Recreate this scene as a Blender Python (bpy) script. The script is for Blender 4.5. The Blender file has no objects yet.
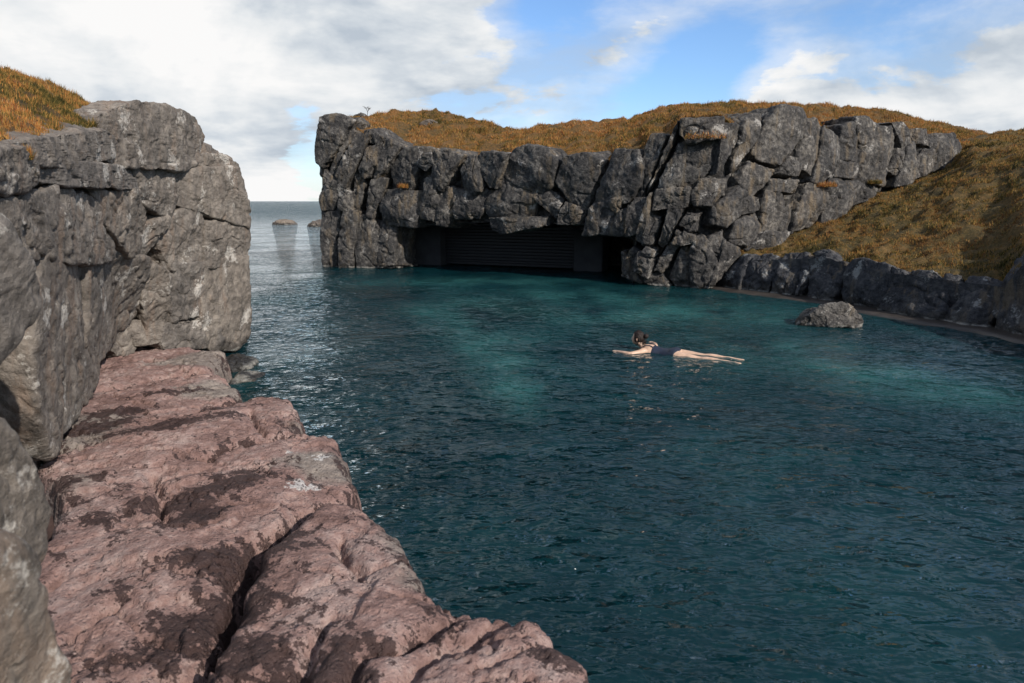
import bpy, bmesh, math, random
import numpy as np
from mathutils import Vector

random.seed(7)
rng = np.random.default_rng(7)
D = bpy.data
SC = bpy.context.scene
COL = SC.collection
R = math.radians

# ------------------------------------------------------------------ camera
CAM_H = 2.1
F = 683.0
CX, CY = 512.0, 341.5
PITCH = math.atan((CY - 201.0) / F)
cam_d = D.cameras.new('camera')
cam_d.lens = 24.0
cam_d.sensor_width = 36.0
cam_d.clip_start = 0.05
cam_d.clip_end = 60000
cam_d.dof.use_dof = True
cam_d.dof.focus_distance = 12.0
cam_d.dof.aperture_fstop = 4.0
cam = D.objects.new('camera', cam_d)
COL.objects.link(cam)
cam.location = (0, 0, CAM_H)
cam.rotation_euler = (R(90) - PITCH, 0, 0)
SC.camera = cam

# ------------------------------------------------------------------ light
SUN_EL = R(31)
SUN_AZ_RIGHT_OF_BACK = R(42)          # sun stands behind the camera, to the right
sdir = Vector((math.sin(SUN_AZ_RIGHT_OF_BACK) * math.cos(SUN_EL),
               -math.cos(SUN_AZ_RIGHT_OF_BACK) * math.cos(SUN_EL), math.sin(SUN_EL)))
sun_d = D.lights.new('sun', 'SUN')
sun_d.energy = 5.0
sun_d.angle = R(0.55)
sun_d.color = (1.0, 0.93, 0.84)
sun = D.objects.new('sun', sun_d)
COL.objects.link(sun)
sun.rotation_euler = sdir.to_track_quat('Z', 'Y').to_euler()
SC.view_settings.view_transform = 'Standard'
SC.view_settings.look = 'None'
SC.view_settings.exposure = 0.25
SC.view_settings.gamma = 1.0
SC.cycles.use_denoising = True
SC.cycles.max_bounces = 6
SC.cycles.transparent_max_bounces = 8
SC.cycles.sample_clamp_direct = 6.0
SC.cycles.sample_clamp_indirect = 4.0
SC.cycles.caustics_reflective = False
SC.cycles.caustics_refractive = False


def ray(px, py):
    a = (px - CX) / F
    b = -(py - CY) / F
    c, s = math.cos(PITCH), math.sin(PITCH)
    return np.array([a, c + b * s, -s + b * c])


def P(px, py, Y):
    """the world point at depth Y (metres north of the camera) seen at this bearing"""
    d = ray(px, py)
    return d * (Y / d[1]) + np.array([0, 0, CAM_H])


def PZ(px, py, z):
    d = ray(px, py)
    return d * ((z - CAM_H) / d[2]) + np.array([0, 0, CAM_H])


# ------------------------------------------------------------------ node helpers
class NT:
    def __init__(self, tree):
        self.t = tree
        self.n = tree.nodes
        self.l = tree.links

    def new(self, typ, **kw):
        nd = self.n.new(typ)
        for k, v in kw.items():
            setattr(nd, k, v)
        return nd

    def put(self, sock, v):
        if isinstance(v, bpy.types.NodeSocket):
            self.l.new(v, sock)
        elif v is not None:
            if sock.type == 'RGBA' and hasattr(v, '__len__') and len(v) == 3:
                v = (*v, 1)
            sock.default_value = v

    def math(self, op, a, b=None, c=None, clamp=False):
        nd = self.new('ShaderNodeMath', operation=op, use_clamp=clamp)
        for s, v in zip(nd.inputs, (a, b, c)):
            self.put(s, v)
        return nd.outputs[0]

    def vmath(self, op, a, b=None, scale=None):
        nd = self.new('ShaderNodeVectorMath', operation=op)
        self.put(nd.inputs[0], a)
        if b is not None:
            self.put(nd.inputs[1], b)
        if scale is not None:
            self.put(nd.inputs['Scale'], scale)
        return nd.outputs['Value'] if op in ('DOT_PRODUCT', 'LENGTH', 'DISTANCE') else nd.outputs[0]

    def noise(self, vec, scale, detail=6, rough=0.55, dist=0.0, col=False):
        nd = self.new('ShaderNodeTexNoise')
        self.put(nd.inputs['Vector'], vec)
        self.put(nd.inputs['Scale'], scale)
        nd.inputs['Detail'].default_value = detail
        nd.inputs['Roughness'].default_value = rough
        nd.inputs['Distortion'].default_value = dist
        return nd.outputs['Color' if col else 'Fac']

    def voronoi(self, vec, scale, feature='F1', out='Distance', rnd=1.0):
        nd = self.new('ShaderNodeTexVoronoi', feature=feature)
        self.put(nd.inputs['Vector'], vec)
        self.put(nd.inputs['Scale'], scale)
        nd.inputs['Randomness'].default_value = rnd
        return nd.outputs[out]

    def step(self, v, lo, hi):
        nd = self.new('ShaderNodeMapRange', interpolation_type='SMOOTHSTEP')
        self.put(nd.inputs['Value'], v)
        self.put(nd.inputs['From Min'], lo)
        self.put(nd.inputs['From Max'], hi)
        return nd.outputs['Result']

    def ramp(self, v, stops, interp='LINEAR'):
        nd = self.new('ShaderNodeValToRGB')
        cr = nd.color_ramp
        cr.interpolation = interp
        while len(cr.elements) < len(stops):
            cr.elements.new(0.5)
        for e, (p, c) in zip(cr.elements, stops):
            e.position = p
            e.color = (*c, 1) if len(c) == 3 else c
        self.put(nd.inputs[0], v)
        return nd.outputs['Color']

    def mix(self, f, a, b, blend='MIX'):
        nd = self.new('ShaderNodeMix', data_type='RGBA', blend_type=blend)
        self.put(nd.inputs[0], f)
        self.put(nd.inputs[6], a)
        self.put(nd.inputs[7], b)
        return nd.outputs[2]

    def mapping(self, vec, scale=(1, 1, 1), rot=(0, 0, 0), loc=(0, 0, 0)):
        nd = self.new('ShaderNodeMapping')
        self.put(nd.inputs['Vector'], vec)
        nd.inputs['Scale'].default_value = scale
        nd.inputs['Rotation'].default_value = rot
        nd.inputs['Location'].default_value = loc
        return nd.outputs[0]

    def bump(self, h, strength, dist, normal=None):
        nd = self.new('ShaderNodeBump')
        nd.inputs['Strength'].default_value = strength
        nd.inputs['Distance'].default_value = dist
        self.put(nd.inputs['Height'], h)
        if normal is not None:
            self.put(nd.inputs['Normal'], normal)
        return nd.outputs[0]

    def attr(self, name):
        return self.new('ShaderNodeAttribute', attribute_name=name).outputs['Fac']


def new_mat(name):
    m = D.materials.new(name)
    m.use_nodes = True
    t = NT(m.node_tree)
    b = m.node_tree.nodes['Principled BSDF']
    b.inputs['Specular IOR Level'].default_value = 0.3
    pos = t.new('ShaderNodeNewGeometry').outputs['Position']
    return m, t, b, pos


# ------------------------------------------------------------------ world: sky and clouds
W = D.worlds.new('World')
SC.world = W
W.use_nodes = True
w = NT(W.node_tree)
bg = W.node_tree.nodes['Background']
SKY_STRENGTH = 0.1
bg.inputs['Strength'].default_value = SKY_STRENGTH
sky = w.new('ShaderNodeTexSky', sky_type='NISHITA')
sky.sun_disc = False
sky.sun_elevation = SUN_EL
sky.sun_rotation = math.atan2(sdir.x, sdir.y)
sky.air_density = 1.0
sky.dust_density = 0.4
sky.ozone_density = 1.6
dirv = w.vmath('NORMALIZE', w.new('ShaderNodeTexCoord').outputs['Generated'])
sep = w.new('ShaderNodeSeparateXYZ')
w.put(sep.inputs[0], dirv)
zc = w.math('ADD', w.math('MAXIMUM', sep.outputs['Z'], 0.0), 0.16)
comb = w.new('ShaderNodeCombineXYZ')
w.put(comb.inputs[0], w.math('DIVIDE', sep.outputs['X'], zc))
w.put(comb.inputs[1], w.math('DIVIDE', sep.outputs['Y'], zc))
cp = comb.outputs[0]
puff = w.mapping(dirv, (1, 1, 1.9), (0, 0, 0), (2.3, .4, .9))
n_big = w.noise(cp, 0.9, 9, 0.58, 0.15)
n_puff = w.noise(puff, 3.2, 10, 0.56, 0.25)
n_fine = w.noise(w.mapping(cp, (1, 1, 1), (0, 0, 0), (3.1, 1.7, 0)), 2.6, 8, 0.6, 0.3)
dens = w.math('ADD', w.math('MULTIPLY', n_big, 0.3), w.math('ADD', w.math('MULTIPLY', n_puff, 0.5), w.math('MULTIPLY', n_fine, 0.2)))
dens = w.math('ADD', w.math('MULTIPLY', w.math('SUBTRACT', dens, .5), 1.8), .5)


def blob(px, py, width, amp):
    d = ray(px, py)
    d = d / np.linalg.norm(d)
    c = w.vmath('DOT_PRODUCT', dirv, tuple(d))
    k = -1.0 / (1 - math.cos(R(width)))
    e = w.math('EXPONENT', w.math('MULTIPLY', w.math('SUBTRACT', 1.0, c), k))
    return w.math('MULTIPLY', e, amp)


for px, py, wd, am in [(220, 30, 16, 0.24), (60, -60, 20, 0.2), (410, 40, 8, 0.16), (120, 80, 12, .12), (265, 165, 2.4, 0.13), (560, 80, 4, 0.10), (600, 47, 3.2, .14), (640, 47, 2.2, .12),
                       (930, 98, 5.5, 0.24), (1060, 95, 6, 0.24), (1200, 80, 9, .2), (810, 102, 5, .34), (735, 108, 2.6, .16),
                       (545, 8, 3.0, -0.16), (600, 10, 4.5, -0.24), (660, 105, 3.6, -0.24), (700, 75, 4, -0.22), (740, 40, 4, -0.06),
                       (296, 138, 6.0, -0.30), (860, 18, 5, -0.10), (960, 8, 6, -.20), (1060, -10, 8, -.16), (720, 20, 3, -.04), (500, 118, 3, .05)]:
    dens = w.math('ADD', dens, blob(px, py, wd, am))
cover = w.step(dens, 0.49, 0.60)
thin = w.math('MULTIPLY', w.step(dens, 0.30, 0.56), 0.5)
cover = w.math('MAXIMUM', cover, thin)
# lit and shaded cloud: thickness seen from below
n_off = w.noise(w.mapping(dirv, (1, 1, 1.9), (0, 0, 0), (2.3 + .05, .4, .9 + .09)), 3.2, 6, 0.56, 0.25)
rel = w.math('MULTIPLY', w.math('SUBTRACT', n_puff, n_off), 1.3)      # side of each puff turned to the sun
base = w.noise(w.mapping(cp, (1, 1, 1), (0, 0, 0), (0.35, -0.4, 0.3)), 1.3, 8, 0.55, 0.2)
shade = w.math('ADD', w.math('ADD', base, rel), w.math('MULTIPLY', w.step(sep.outputs['X'], .2, .5), .06))
ccol = w.ramp(shade, [(0.30, (4.2, 4.75, 5.4)), (0.43, (5.7, 6.1, 6.5)), (0.53, (6.9, 7.1, 7.25)), (0.68, (8.1, 8.05, 8.0))])
skyc = w.mix(1.0, sky.outputs[0], (0.98, 1.20, 1.50), 'MULTIPLY')
# sky haze low over the sea
hz = w.step(sep.outputs['Z'], 0.0, 0.16)
skyc = w.mix(w.math('MULTIPLY', w.math('SUBTRACT', 1.0, hz), 0.35), skyc, (4.9, 5.6, 6.1))
colr = w.mix(cover, skyc, ccol)
w.put(bg.inputs['Color'], colr)


# ------------------------------------------------------------------ numpy noise
def _hash(ix, iy, iz, seed):
    h = (ix.astype(np.int64) * 374761393 + iy.astype(np.int64) * 668265263 + iz.astype(np.int64) * 2147483629 + seed * 1274126177) & 0xFFFFFFFF
    h = ((h ^ (h >> 13)) * 1274126177) & 0xFFFFFFFF
    h = ((h ^ (h >> 16)) * 2246822519) & 0xFFFFFFFF
    return h ^ (h >> 15)


def gnoise(p, seed=0):
    i = np.floor(p)
    f = p - i
    i = i.astype(np.int64)
    u = f * f * f * (f * (f * 6 - 15) + 10)
    out = np.zeros(len(p))
    for dx in (0, 1):
        wx = u[:, 0] if dx else 1 - u[:, 0]
        for dy in (0, 1):
            wy = u[:, 1] if dy else 1 - u[:, 1]
            for dz in (0, 1):
                wz = u[:, 2] if dz else 1 - u[:, 2]
                h = _hash(i[:, 0] + dx, i[:, 1] + dy, i[:, 2] + dz, seed)
                g = (((h & 1023) / 511.5 - 1) * (f[:, 0] - dx) + (((h >> 10) & 1023) / 511.5 - 1) * (f[:, 1] - dy)
                     + (((h >> 20) & 1023) / 511.5 - 1) * (f[:, 2] - dz))
                out += wx * wy * wz * g
    return out * 1.4


def fbm(p, octv=4, seed=0, gain=0.5):
    a, s = 1.0, np.zeros(len(p))
    q = p
    for k in range(octv):
        s += a * gnoise(q, seed + k * 17)
        a *= gain
        q = q * 2.03 + 11.7
    return s


def worley(p, seed=0):
    i = np.floor(p).astype(np.int64)
    f1 = np.full(len(p), 9.0)
    f2 = np.full(len(p), 9.0)
    cid = np.zeros(len(p))
    for dx in (-1, 0, 1):
        for dy in (-1, 0, 1):
            for dz in (-1, 0, 1):
                cx, cy, cz = i[:, 0] + dx, i[:, 1] + dy, i[:, 2] + dz
                h = _hash(cx, cy, cz, seed)
                q = np.stack([cx + (h & 1023) / 1023, cy + ((h >> 10) & 1023) / 1023, cz + ((h >> 20) & 1023) / 1023], 1)
                d = np.linalg.norm(q - p, axis=1)
                near = d < f1
                f2 = np.where(near, f1, np.minimum(f2, d))
                cid = np.where(near, (h >> 5 & 4095) / 4095.0, cid)
                f1 = np.where(near, d, f1)
    return f1, f2, cid


# ------------------------------------------------------------------ object helpers
def mesh_obj(name, V, Fq, mat, parent=None, origin=None, smooth=True, attrs=None):
    V = np.asarray(V, dtype=np.float64)
    if origin is None:
        origin = np.array([V[:, 0].mean(), V[:, 1].mean(), V[:, 2].min()]) if parent is None else np.array(parent.location)
    me = D.meshes.new(name)
    Fq = np.asarray(Fq)
    me.vertices.add(len(V))
    me.vertices.foreach_set('co', (V - origin).astype(np.float32).ravel())
    k = Fq.shape[1]
    me.loops.add(Fq.size)
    me.loops.foreach_set('vertex_index', Fq.astype(np.int32).ravel())
    me.polygons.add(len(Fq))
    me.polygons.foreach_set('loop_start', np.arange(0, Fq.size, k, dtype=np.int32))
    me.polygons.foreach_set('loop_total', np.full(len(Fq), k, dtype=np.int32))
    me.update(calc_edges=True)
    me.validate()
    if smooth:
        me.polygons.foreach_set('use_smooth', np.ones(len(me.polygons), dtype=bool))
    for an, av in (attrs or {}).items():
        a = me.attributes.new(an, 'FLOAT', 'POINT')
        a.data.foreach_set('value', np.asarray(av, dtype=np.float32))
    me.materials.append(mat)
    o = D.objects.new(name, me)
    COL.objects.link(o)
    if parent is not None:
        o.parent = parent
        o.location = tuple(origin - np.array(parent.location))
    else:
        o.location = tuple(origin)
    return o


def tag(o, label=None, cat=None, group=None, kind=None):
    if label:
        o['label'] = label
    if cat:
        o['category'] = cat
    if group:
        o['group'] = group
    if kind:
        o['kind'] = kind
    return o


def empty(name, loc, label, cat, group=None):
    o = D.objects.new(name, None)
    o.empty_display_size = 0.2
    COL.objects.link(o)
    o.location = tuple(loc)
    return tag(o, label, cat, group)


def grid_faces(nr, nc):
    a = (np.arange(nr - 1)[:, None] * nc + np.arange(nc - 1)[None, :]).ravel()
    return np.stack([a, a + 1, a + nc + 1, a + nc], 1)


_cs = {}


def cube_sphere(n):
    if n in _cs:
        return _cs[n]
    bm = bmesh.new()
    g = np.tan(np.linspace(-1, 1, n + 1) * math.pi / 4)
    allv, allf, off = [], [], 0
    for ax in range(3):
        for s in (-1, 1):
            U, V_ = np.meshgrid(g, g, indexing='ij')
            p = np.zeros((n + 1, n + 1, 3))
            p[..., ax] = s
            p[..., (ax + 1) % 3] = U
            p[..., (ax + 2) % 3] = V_
            f = grid_faces(n + 1, n + 1) + off
            if s > 0:
                f = f
            else:
                f = f[:, ::-1]
            # u along rows: orientation so that normals point out
            allf.append(f[:, ::-1])
            allv.append(p.reshape(-1, 3))
            off += (n + 1) ** 2
    V = np.concatenate(allv)
    Fq = np.concatenate(allf)
    key = np.round(V * 1e5).astype(np.int64)
    _, idx, inv = np.unique(key, axis=0, return_index=True, return_inverse=True)
    inv = inv.ravel()
    V = V[idx]
    Fq = inv[Fq]
    V = V / np.linalg.norm(V, axis=1)[:, None]
    c = V[Fq].mean(1)
    nn = np.cross(V[Fq[:, 1]] - V[Fq[:, 0]], V[Fq[:, 2]] - V[Fq[:, 0]])
    flip = (nn * c).sum(1) < 0
    Fq[flip] = Fq[flip][:, ::-1]
    bm.free()
    _cs[n] = (V, Fq)
    return V, Fq


def vnormals(V, Fq):
    fn = np.cross(V[Fq[:, 2]] - V[Fq[:, 0]], V[Fq[:, 3]] - V[Fq[:, 1]])
    N = np.zeros_like(V)
    for k in range(4):
        for a in range(3):
            N[:, a] += np.bincount(Fq[:, k], weights=fn[:, a], minlength=len(V))
    return N / (np.linalg.norm(N, axis=1)[:, None] + 1e-12)


def rock_block(W3, toward, front=0.2, back=0.9, p=13, n=34, amp=1.0, size=1.0, seed=0, grow=1.03, tilt=0.22, nfac=3, jit=0.06, chips=2, chip=(0.72, 0.9), detail=1.0):
    """a faceted, weathered stone whose face has the outline W3 (points in the world, roughly coplanar)"""
    r = np.random.default_rng(seed)
    W3 = np.asarray(W3, float)
    c = W3.mean(0)
    _, _, vt = np.linalg.svd(W3 - c)
    e1, e2, nrm = vt
    if nrm @ np.asarray(toward, float) < 0:
        nrm = -nrm
    e2 = np.cross(nrm, e1)
    q = np.stack([(W3 - c) @ e1, (W3 - c) @ e2], 1)
    ang = np.arctan2(q[:, 1], q[:, 0])
    q = q[np.argsort(ang)] * grow
    L1 = np.abs(q[:, 0]).max()
    L2 = np.abs(q[:, 1]).max()
    L3 = (front + back) / 2
    c0 = c + nrm * (front - L3)
    planes = []
    for i in range(len(q)):
        a, b = q[i], q[(i + 1) % len(q)]
        e = b - a
        m = np.array([e[1], -e[0]])
        ln = np.linalg.norm(m)
        if ln < 1e-6:
            continue
        m = m / ln
        d = m @ a
        if d < 0:
            m, d = -m, -d
        # side faces draw in a little to the back
        planes.append((np.array([m[0], m[1], r.uniform(-0.08, 0.12)]), max(d, 0.03)))
    for k in range(nfac):
        t = np.array([r.normal(0, tilt) * min(1, .32 / L1), r.normal(0, tilt) * min(1, .32 / L2), 1.0])
        planes.append((t / np.linalg.norm(t), L3 + front * r.uniform(-1, 0.3) * jit * 5))
    for k in range(chips):                   # chipped corners
        t = np.array([r.normal(0, 1) / L1, r.normal(0, 1) / L2, abs(r.normal(0.7, 0.4)) / L3])
        t /= np.linalg.norm(t)
        s = np.abs(t @ np.diag([L1, L2, L3])).sum()
        planes.append((t, s * r.uniform(*chip)))
    planes.append((np.array([0, 0, -1.0]), L3))
    S = np.array([L1, L2, L3])
    V, Fq = cube_sphere(n)
    d = V * S
    acc = np.zeros(len(V))
    for m, dd in planes:
        acc += np.maximum(0, d @ m / dd) ** p
    rr = acc ** (-1.0 / p)
    loc = d * rr[:, None]
    Wp = c0 + loc[:, :1] * e1 + loc[:, 1:2] * e2 + loc[:, 2:3] * nrm
    N = vnormals(Wp, Fq)
    if (N * (Wp - c0)).sum() < 0:
        Fq = Fq[:, ::-1]
        N = -N
    s = size
    so = seed * 7.31
    _, _, cid = worley(Wp / (0.42 * s) + fbm(Wp / (0.3 * s), 2, seed)[:, None] * 0.25 + so, seed % 5)
    f1, f2, cid2 = worley(Wp / (0.16 * s) + so, 3)
    disp = (0.075 * fbm(Wp / (0.75 * s) + so, 3, seed) + 0.07 * (cid - 0.5) + detail * (0.03 * (cid2 - 0.5)
            + 0.036 * fbm(Wp / (0.2 * s), 3, 5) + 0.014 * fbm(Wp / (0.06 * s), 3, 9, .6)))
    rid = np.abs(gnoise(Wp / (0.5 * s) + so + 40, 11))
    disp -= 0.07 * np.clip(1 - rid / 0.07, 0, 1) * (gnoise(Wp / (0.9 * s) + so, 21) > -0.1)
    Wp = Wp + N * (disp * amp * s)[:, None]
    return Wp, Fq


# ------------------------------------------------------------------ materials
def rock_material(name, dark, mid, light, lichen, lich_amt, ochre=(0.16, 0.12, 0.075), scale=1.0, bump=0.5):
    m, t, b, pos = new_mat(name)
    warp = t.vmath('ADD', pos, t.vmath('SCALE', t.noise(pos, 1.1 * scale, 3, .5, col=True), scale=0.5))
    n1 = t.noise(warp, 1.3 * scale, 10, 0.62)
    n2 = t.noise(pos, 7 * scale, 8, 0.65)
    n3 = t.noise(pos, 38 * scale, 5, 0.7)
    v = t.math('ADD', t.math('MULTIPLY', n1, 0.45), t.math('MULTIPLY', n2, 0.55))
    col = t.ramp(v, [(0.37, dark), (0.5, mid), (0.63, light)])
    st = t.noise(t.mapping(pos, (3.0 * scale, 3.0 * scale, 0.5 * scale)), 1.0, 6, .6)
    col = t.mix(t.math('MULTIPLY', t.step(st, 0.52, 0.66), 0.5), col, ochre)
    rnd = t.new('ShaderNodeObjectInfo').outputs['Random']
    col = t.mix(1.0, col, t.ramp(rnd, [(0, (0.84, 0.85, 0.87)), (1, (1.12, 1.09, 1.05))]), 'MULTIPLY')
    # lichen and salt: pale patches with crisp broken edges
    lm = t.math('ADD', t.math('MULTIPLY', t.noise(warp, 1.7 * scale, 3, .5), 0.65), t.math('MULTIPLY', t.noise(pos, 17 * scale, 8, .72), 0.35))
    lm = t.step(lm, 0.60 - lich_amt, 0.66 - lich_amt)
    col = t.mix(t.math('MULTIPLY', lm, 0.75), col, lichen)
    sp = t.step(t.noise(pos, 60 * scale, 3, .6), 0.62, 0.72)
    col = t.mix(t.math('MULTIPLY', sp, 0.35), col, lichen)
    dk = t.step(t.noise(pos, 23 * scale, 6, .7), 0.60, 0.70)
    col = t.mix(t.math('MULTIPLY', dk, 0.55), col, tuple(x * 0.5 for x in dark))
    # splash zone: a dark wet band with a thin pale mineral line at the waterline
    spz = t.new('ShaderNodeSeparateXYZ')
    t.put(spz.inputs[0], pos)
    zn = t.math('SUBTRACT', spz.outputs['Z'], t.math('MULTIPLY', t.math('SUBTRACT', t.noise(pos, 2.6, 5, .6), .42), .55))
    wetb = t.math('SUBTRACT', 1.0, t.step(zn, .06, .15))
    col = t.mix(t.math('MULTIPLY', wetb, .72), col, (0.016, 0.014, 0.012))
    lz = t.math('SUBTRACT', spz.outputs['Z'], t.math('MULTIPLY', n2, .05))
    line = t.math('MULTIPLY', t.step(lz, -.03, .0), t.math('SUBTRACT', 1.0, t.step(lz, .015, .05)))
    col = t.mix(t.math('MULTIPLY', line, t.step(t.noise(pos, 4, 4, .6), .42, .6)), col, (0.20, 0.19, 0.17))
    t.put(b.inputs['Base Color'], col)
    t.put(b.inputs['Roughness'], t.math('SUBTRACT', 0.84, t.math('MULTIPLY', wetb, .45)))
    h = t.math('ADD', t.math('MULTIPLY', n2, 1.0), t.math('MULTIPLY', n3, 0.45))
    h = t.math('ADD', h, t.math('MULTIPLY', t.voronoi(warp, 9 * scale, 'DISTANCE_TO_EDGE'), 0.6))
    t.put(b.inputs['Normal'], t.bump(h, bump, 0.06 / scale))
    return m


M_FAR = rock_material('dark_basalt', (0.010, 0.010, 0.011), (0.046, 0.043, 0.041), (0.150, 0.138, 0.123), (0.32, 0.30, 0.275), 0.014, scale=1.5, bump=1.0)
M_LOW = rock_material('wet_dark_basalt', (0.012, 0.013, 0.016), (0.036, 0.037, 0.042), (0.085, 0.083, 0.082), (0.26, 0.26, 0.25), 0.035, scale=1.6, bump=0.8)
M_LEFT = rock_material('grey_lichen_basalt', (0.055, 0.048, 0.042), (0.132, 0.115, 0.100), (0.22, 0.194, 0.168), (0.42, 0.39, 0.35), 0.04,
                       ochre=(0.165, 0.116, 0.085), scale=1.7, bump=0.7)
M_SEA = rock_material('sea_rock_stone', (0.06, 0.05, 0.04), (0.12, 0.10, 0.085), (0.2, 0.17, 0.14), (0.3, 0.28, 0.25), 0.0, scale=0.6)


M_BOULD = rock_material('boulder_stone', (0.022, 0.020, 0.020), (0.062, 0.057, 0.053), (0.14, 0.13, 0.118), (0.34, 0.32, 0.29), 0.04, scale=2.2, bump=0.9)


def red_material():
    m, t, b, pos = new_mat('red_scoria')
    mp = t.mapping(pos, (1, 1, 1), (0, 0, R(35)))
    n1 = t.noise(pos, 2.2, 8, .6)
    n2 = t.noise(pos, 16, 7, .66)
    n3 = t.noise(pos, 70, 4, .7)
    v = t.math('ADD', t.math('MULTIPLY', n1, .5), t.math('MULTIPLY', n2, .5))
    col = t.ramp(v, [(0.35, (0.095, 0.053, 0.045)), (0.48, (0.225, 0.140, 0.121)), (0.61, (0.330, 0.245, 0.219))])
    gm = t.math('ADD', t.math('ADD', t.attr('grey'), .12), t.math('MULTIPLY', t.math('SUBTRACT', n1, .5), 1.6))
    col = t.mix(t.math('MULTIPLY', t.step(gm, 0.35, 0.75), .85), col, t.ramp(v, [(0.35, (0.09, 0.075, 0.065)), (0.65, (0.25, 0.22, 0.19))]))
    # white bird lime
    wm = t.math('ADD', t.attr('white'), t.math('MULTIPLY', t.math('SUBTRACT', n2, .5), 2.4))
    col = t.mix(t.math('MULTIPLY', t.step(wm, 0.62, 0.78), .8), col, (0.5, 0.48, 0.46))
    # wet stains with crisp outlines
    st = t.noise(t.mapping(mp, (3.2, 9, 6)), 1.0, 9, .66, 0.35)
    wet = t.math('ADD', t.attr('wet'), t.math('MULTIPLY', t.math('SUBTRACT', st, .5), 2.3))
    wet = t.math('ADD', wet, t.math('ADD', t.math('MULTIPLY', t.math('SUBTRACT', n2, .5), 2.0), t.math('MULTIPLY', t.math('SUBTRACT', n3, .5), .8)))
    wm = t.step(wet, 0.47, 0.60)
    wcol = t.ramp(v, [(0.35, (0.012, 0.0065, 0.006)), (0.65, (0.045, 0.022, 0.019))])
    col = t.mix(t.math('MULTIPLY', wm, .92), col, wcol)
    pit = t.step(n3, 0.58, 0.68)
    col = t.mix(t.math('MULTIPLY', pit, .3), col, (0.05, 0.03, 0.025))
    t.put(b.inputs['Base Color'], col)
    t.put(b.inputs['Roughness'], t.math('SUBTRACT', 0.85, t.math('MULTIPLY', wm, 0.3)))
    h = t.math('ADD', n2, t.math('MULTIPLY', n3, .55))
    h = t.math('ADD', h, t.math('MULTIPLY', t.step(t.voronoi(pos, 42), 0.1, 0.45), 0.35))
    h = t.math('ADD', h, t.math('MULTIPLY', t.noise(pos, 190, 3, .7), .25))
    t.put(b.inputs['Normal'], t.bump(h, .75, 0.03))
    return m


M_RED = red_material()


def grass_material():
    m, t, b, pos = new_mat('dry_grass_blades')
    big = t.noise(pos, 0.55, 6, .6)
    mid = t.noise(pos, 3.2, 6, .68)
    a = t.attr('tint')
    v = t.math('ADD', t.math('MULTIPLY', big, .5), t.math('MULTIPLY', mid, .5))
    v = t.math('ADD', t.math('MULTIPLY', t.math('SUBTRACT', v, .5), 2.5), .5)
    v = t.math('ADD', v, t.math('MULTIPLY', t.math('SUBTRACT', t.noise(pos, 11, 3, .6), .5), .8))
    v = t.math('ADD', v, t.math('MULTIPLY', t.math('SUBTRACT', a, .5), .40))
    col = t.ramp(v, [(0.20, (0.055, 0.052, 0.014)), (0.36, (0.17, 0.115, 0.032)), (0.48, (0.44, 0.24, 0.070)), (0.58, (0.43, 0.155, 0.040)),
                     (0.70, (0.16, 0.052, 0.022)), (0.84, (0.46, 0.33, 0.16))])
    g = t.attr('green')
    col = t.mix(g, col, t.ramp(v, [(0.22, (0.022, 0.024, 0.008)), (0.40, (0.085, 0.078, 0.020)), (0.54, (0.34, 0.22, 0.07)), (0.64, (0.26, 0.115, 0.032)), (0.78, (0.09, 0.042, 0.018))]))
    t.put(b.inputs['Base Color'], col)
    b.inputs['Roughness'].default_value = 0.8
    b.inputs['Specular IOR Level'].default_value = 0.15
    tr = t.new('ShaderNodeBsdfTranslucent')
    t.put(tr.inputs['Color'], col)
    mx = t.new('ShaderNodeMixShader')
    mx.inputs[0].default_value = 0.25
    t.l.new(b.outputs[0], mx.inputs[1])
    t.l.new(tr.outputs[0], mx.inputs[2])
    t.l.new(mx.outputs[0], m.node_tree.nodes['Material Output'].inputs[0])
    return m


M_GRASS = grass_material()


def soil_material(name, k):
    m, t, b, pos = new_mat(name)
    n = t.math('ADD', t.math('MULTIPLY', t.noise(pos, 0.8, 6, .6), .4), t.math('MULTIPLY', t.noise(pos, 9, 9, .72), .6))
    t.put(b.inputs['Base Color'], t.ramp(n, k))
    b.inputs['Roughness'].default_value = 0.95
    t.put(b.inputs['Normal'], t.bump(t.noise(pos, 11, 9, .75), 1.0, .16))
    return m


M_SOIL = soil_material('heath_soil', [(0.36, (0.045, 0.036, 0.012)), (0.5, (0.14, 0.08, 0.025)), (0.62, (0.22, 0.10, 0.03))])
M_TURF = soil_material('mossy_turf', [(0.38, (0.028, 0.026, 0.009)), (0.5, (0.11, 0.075, 0.024)), (0.62, (0.21, 0.12, 0.04))])


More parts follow.
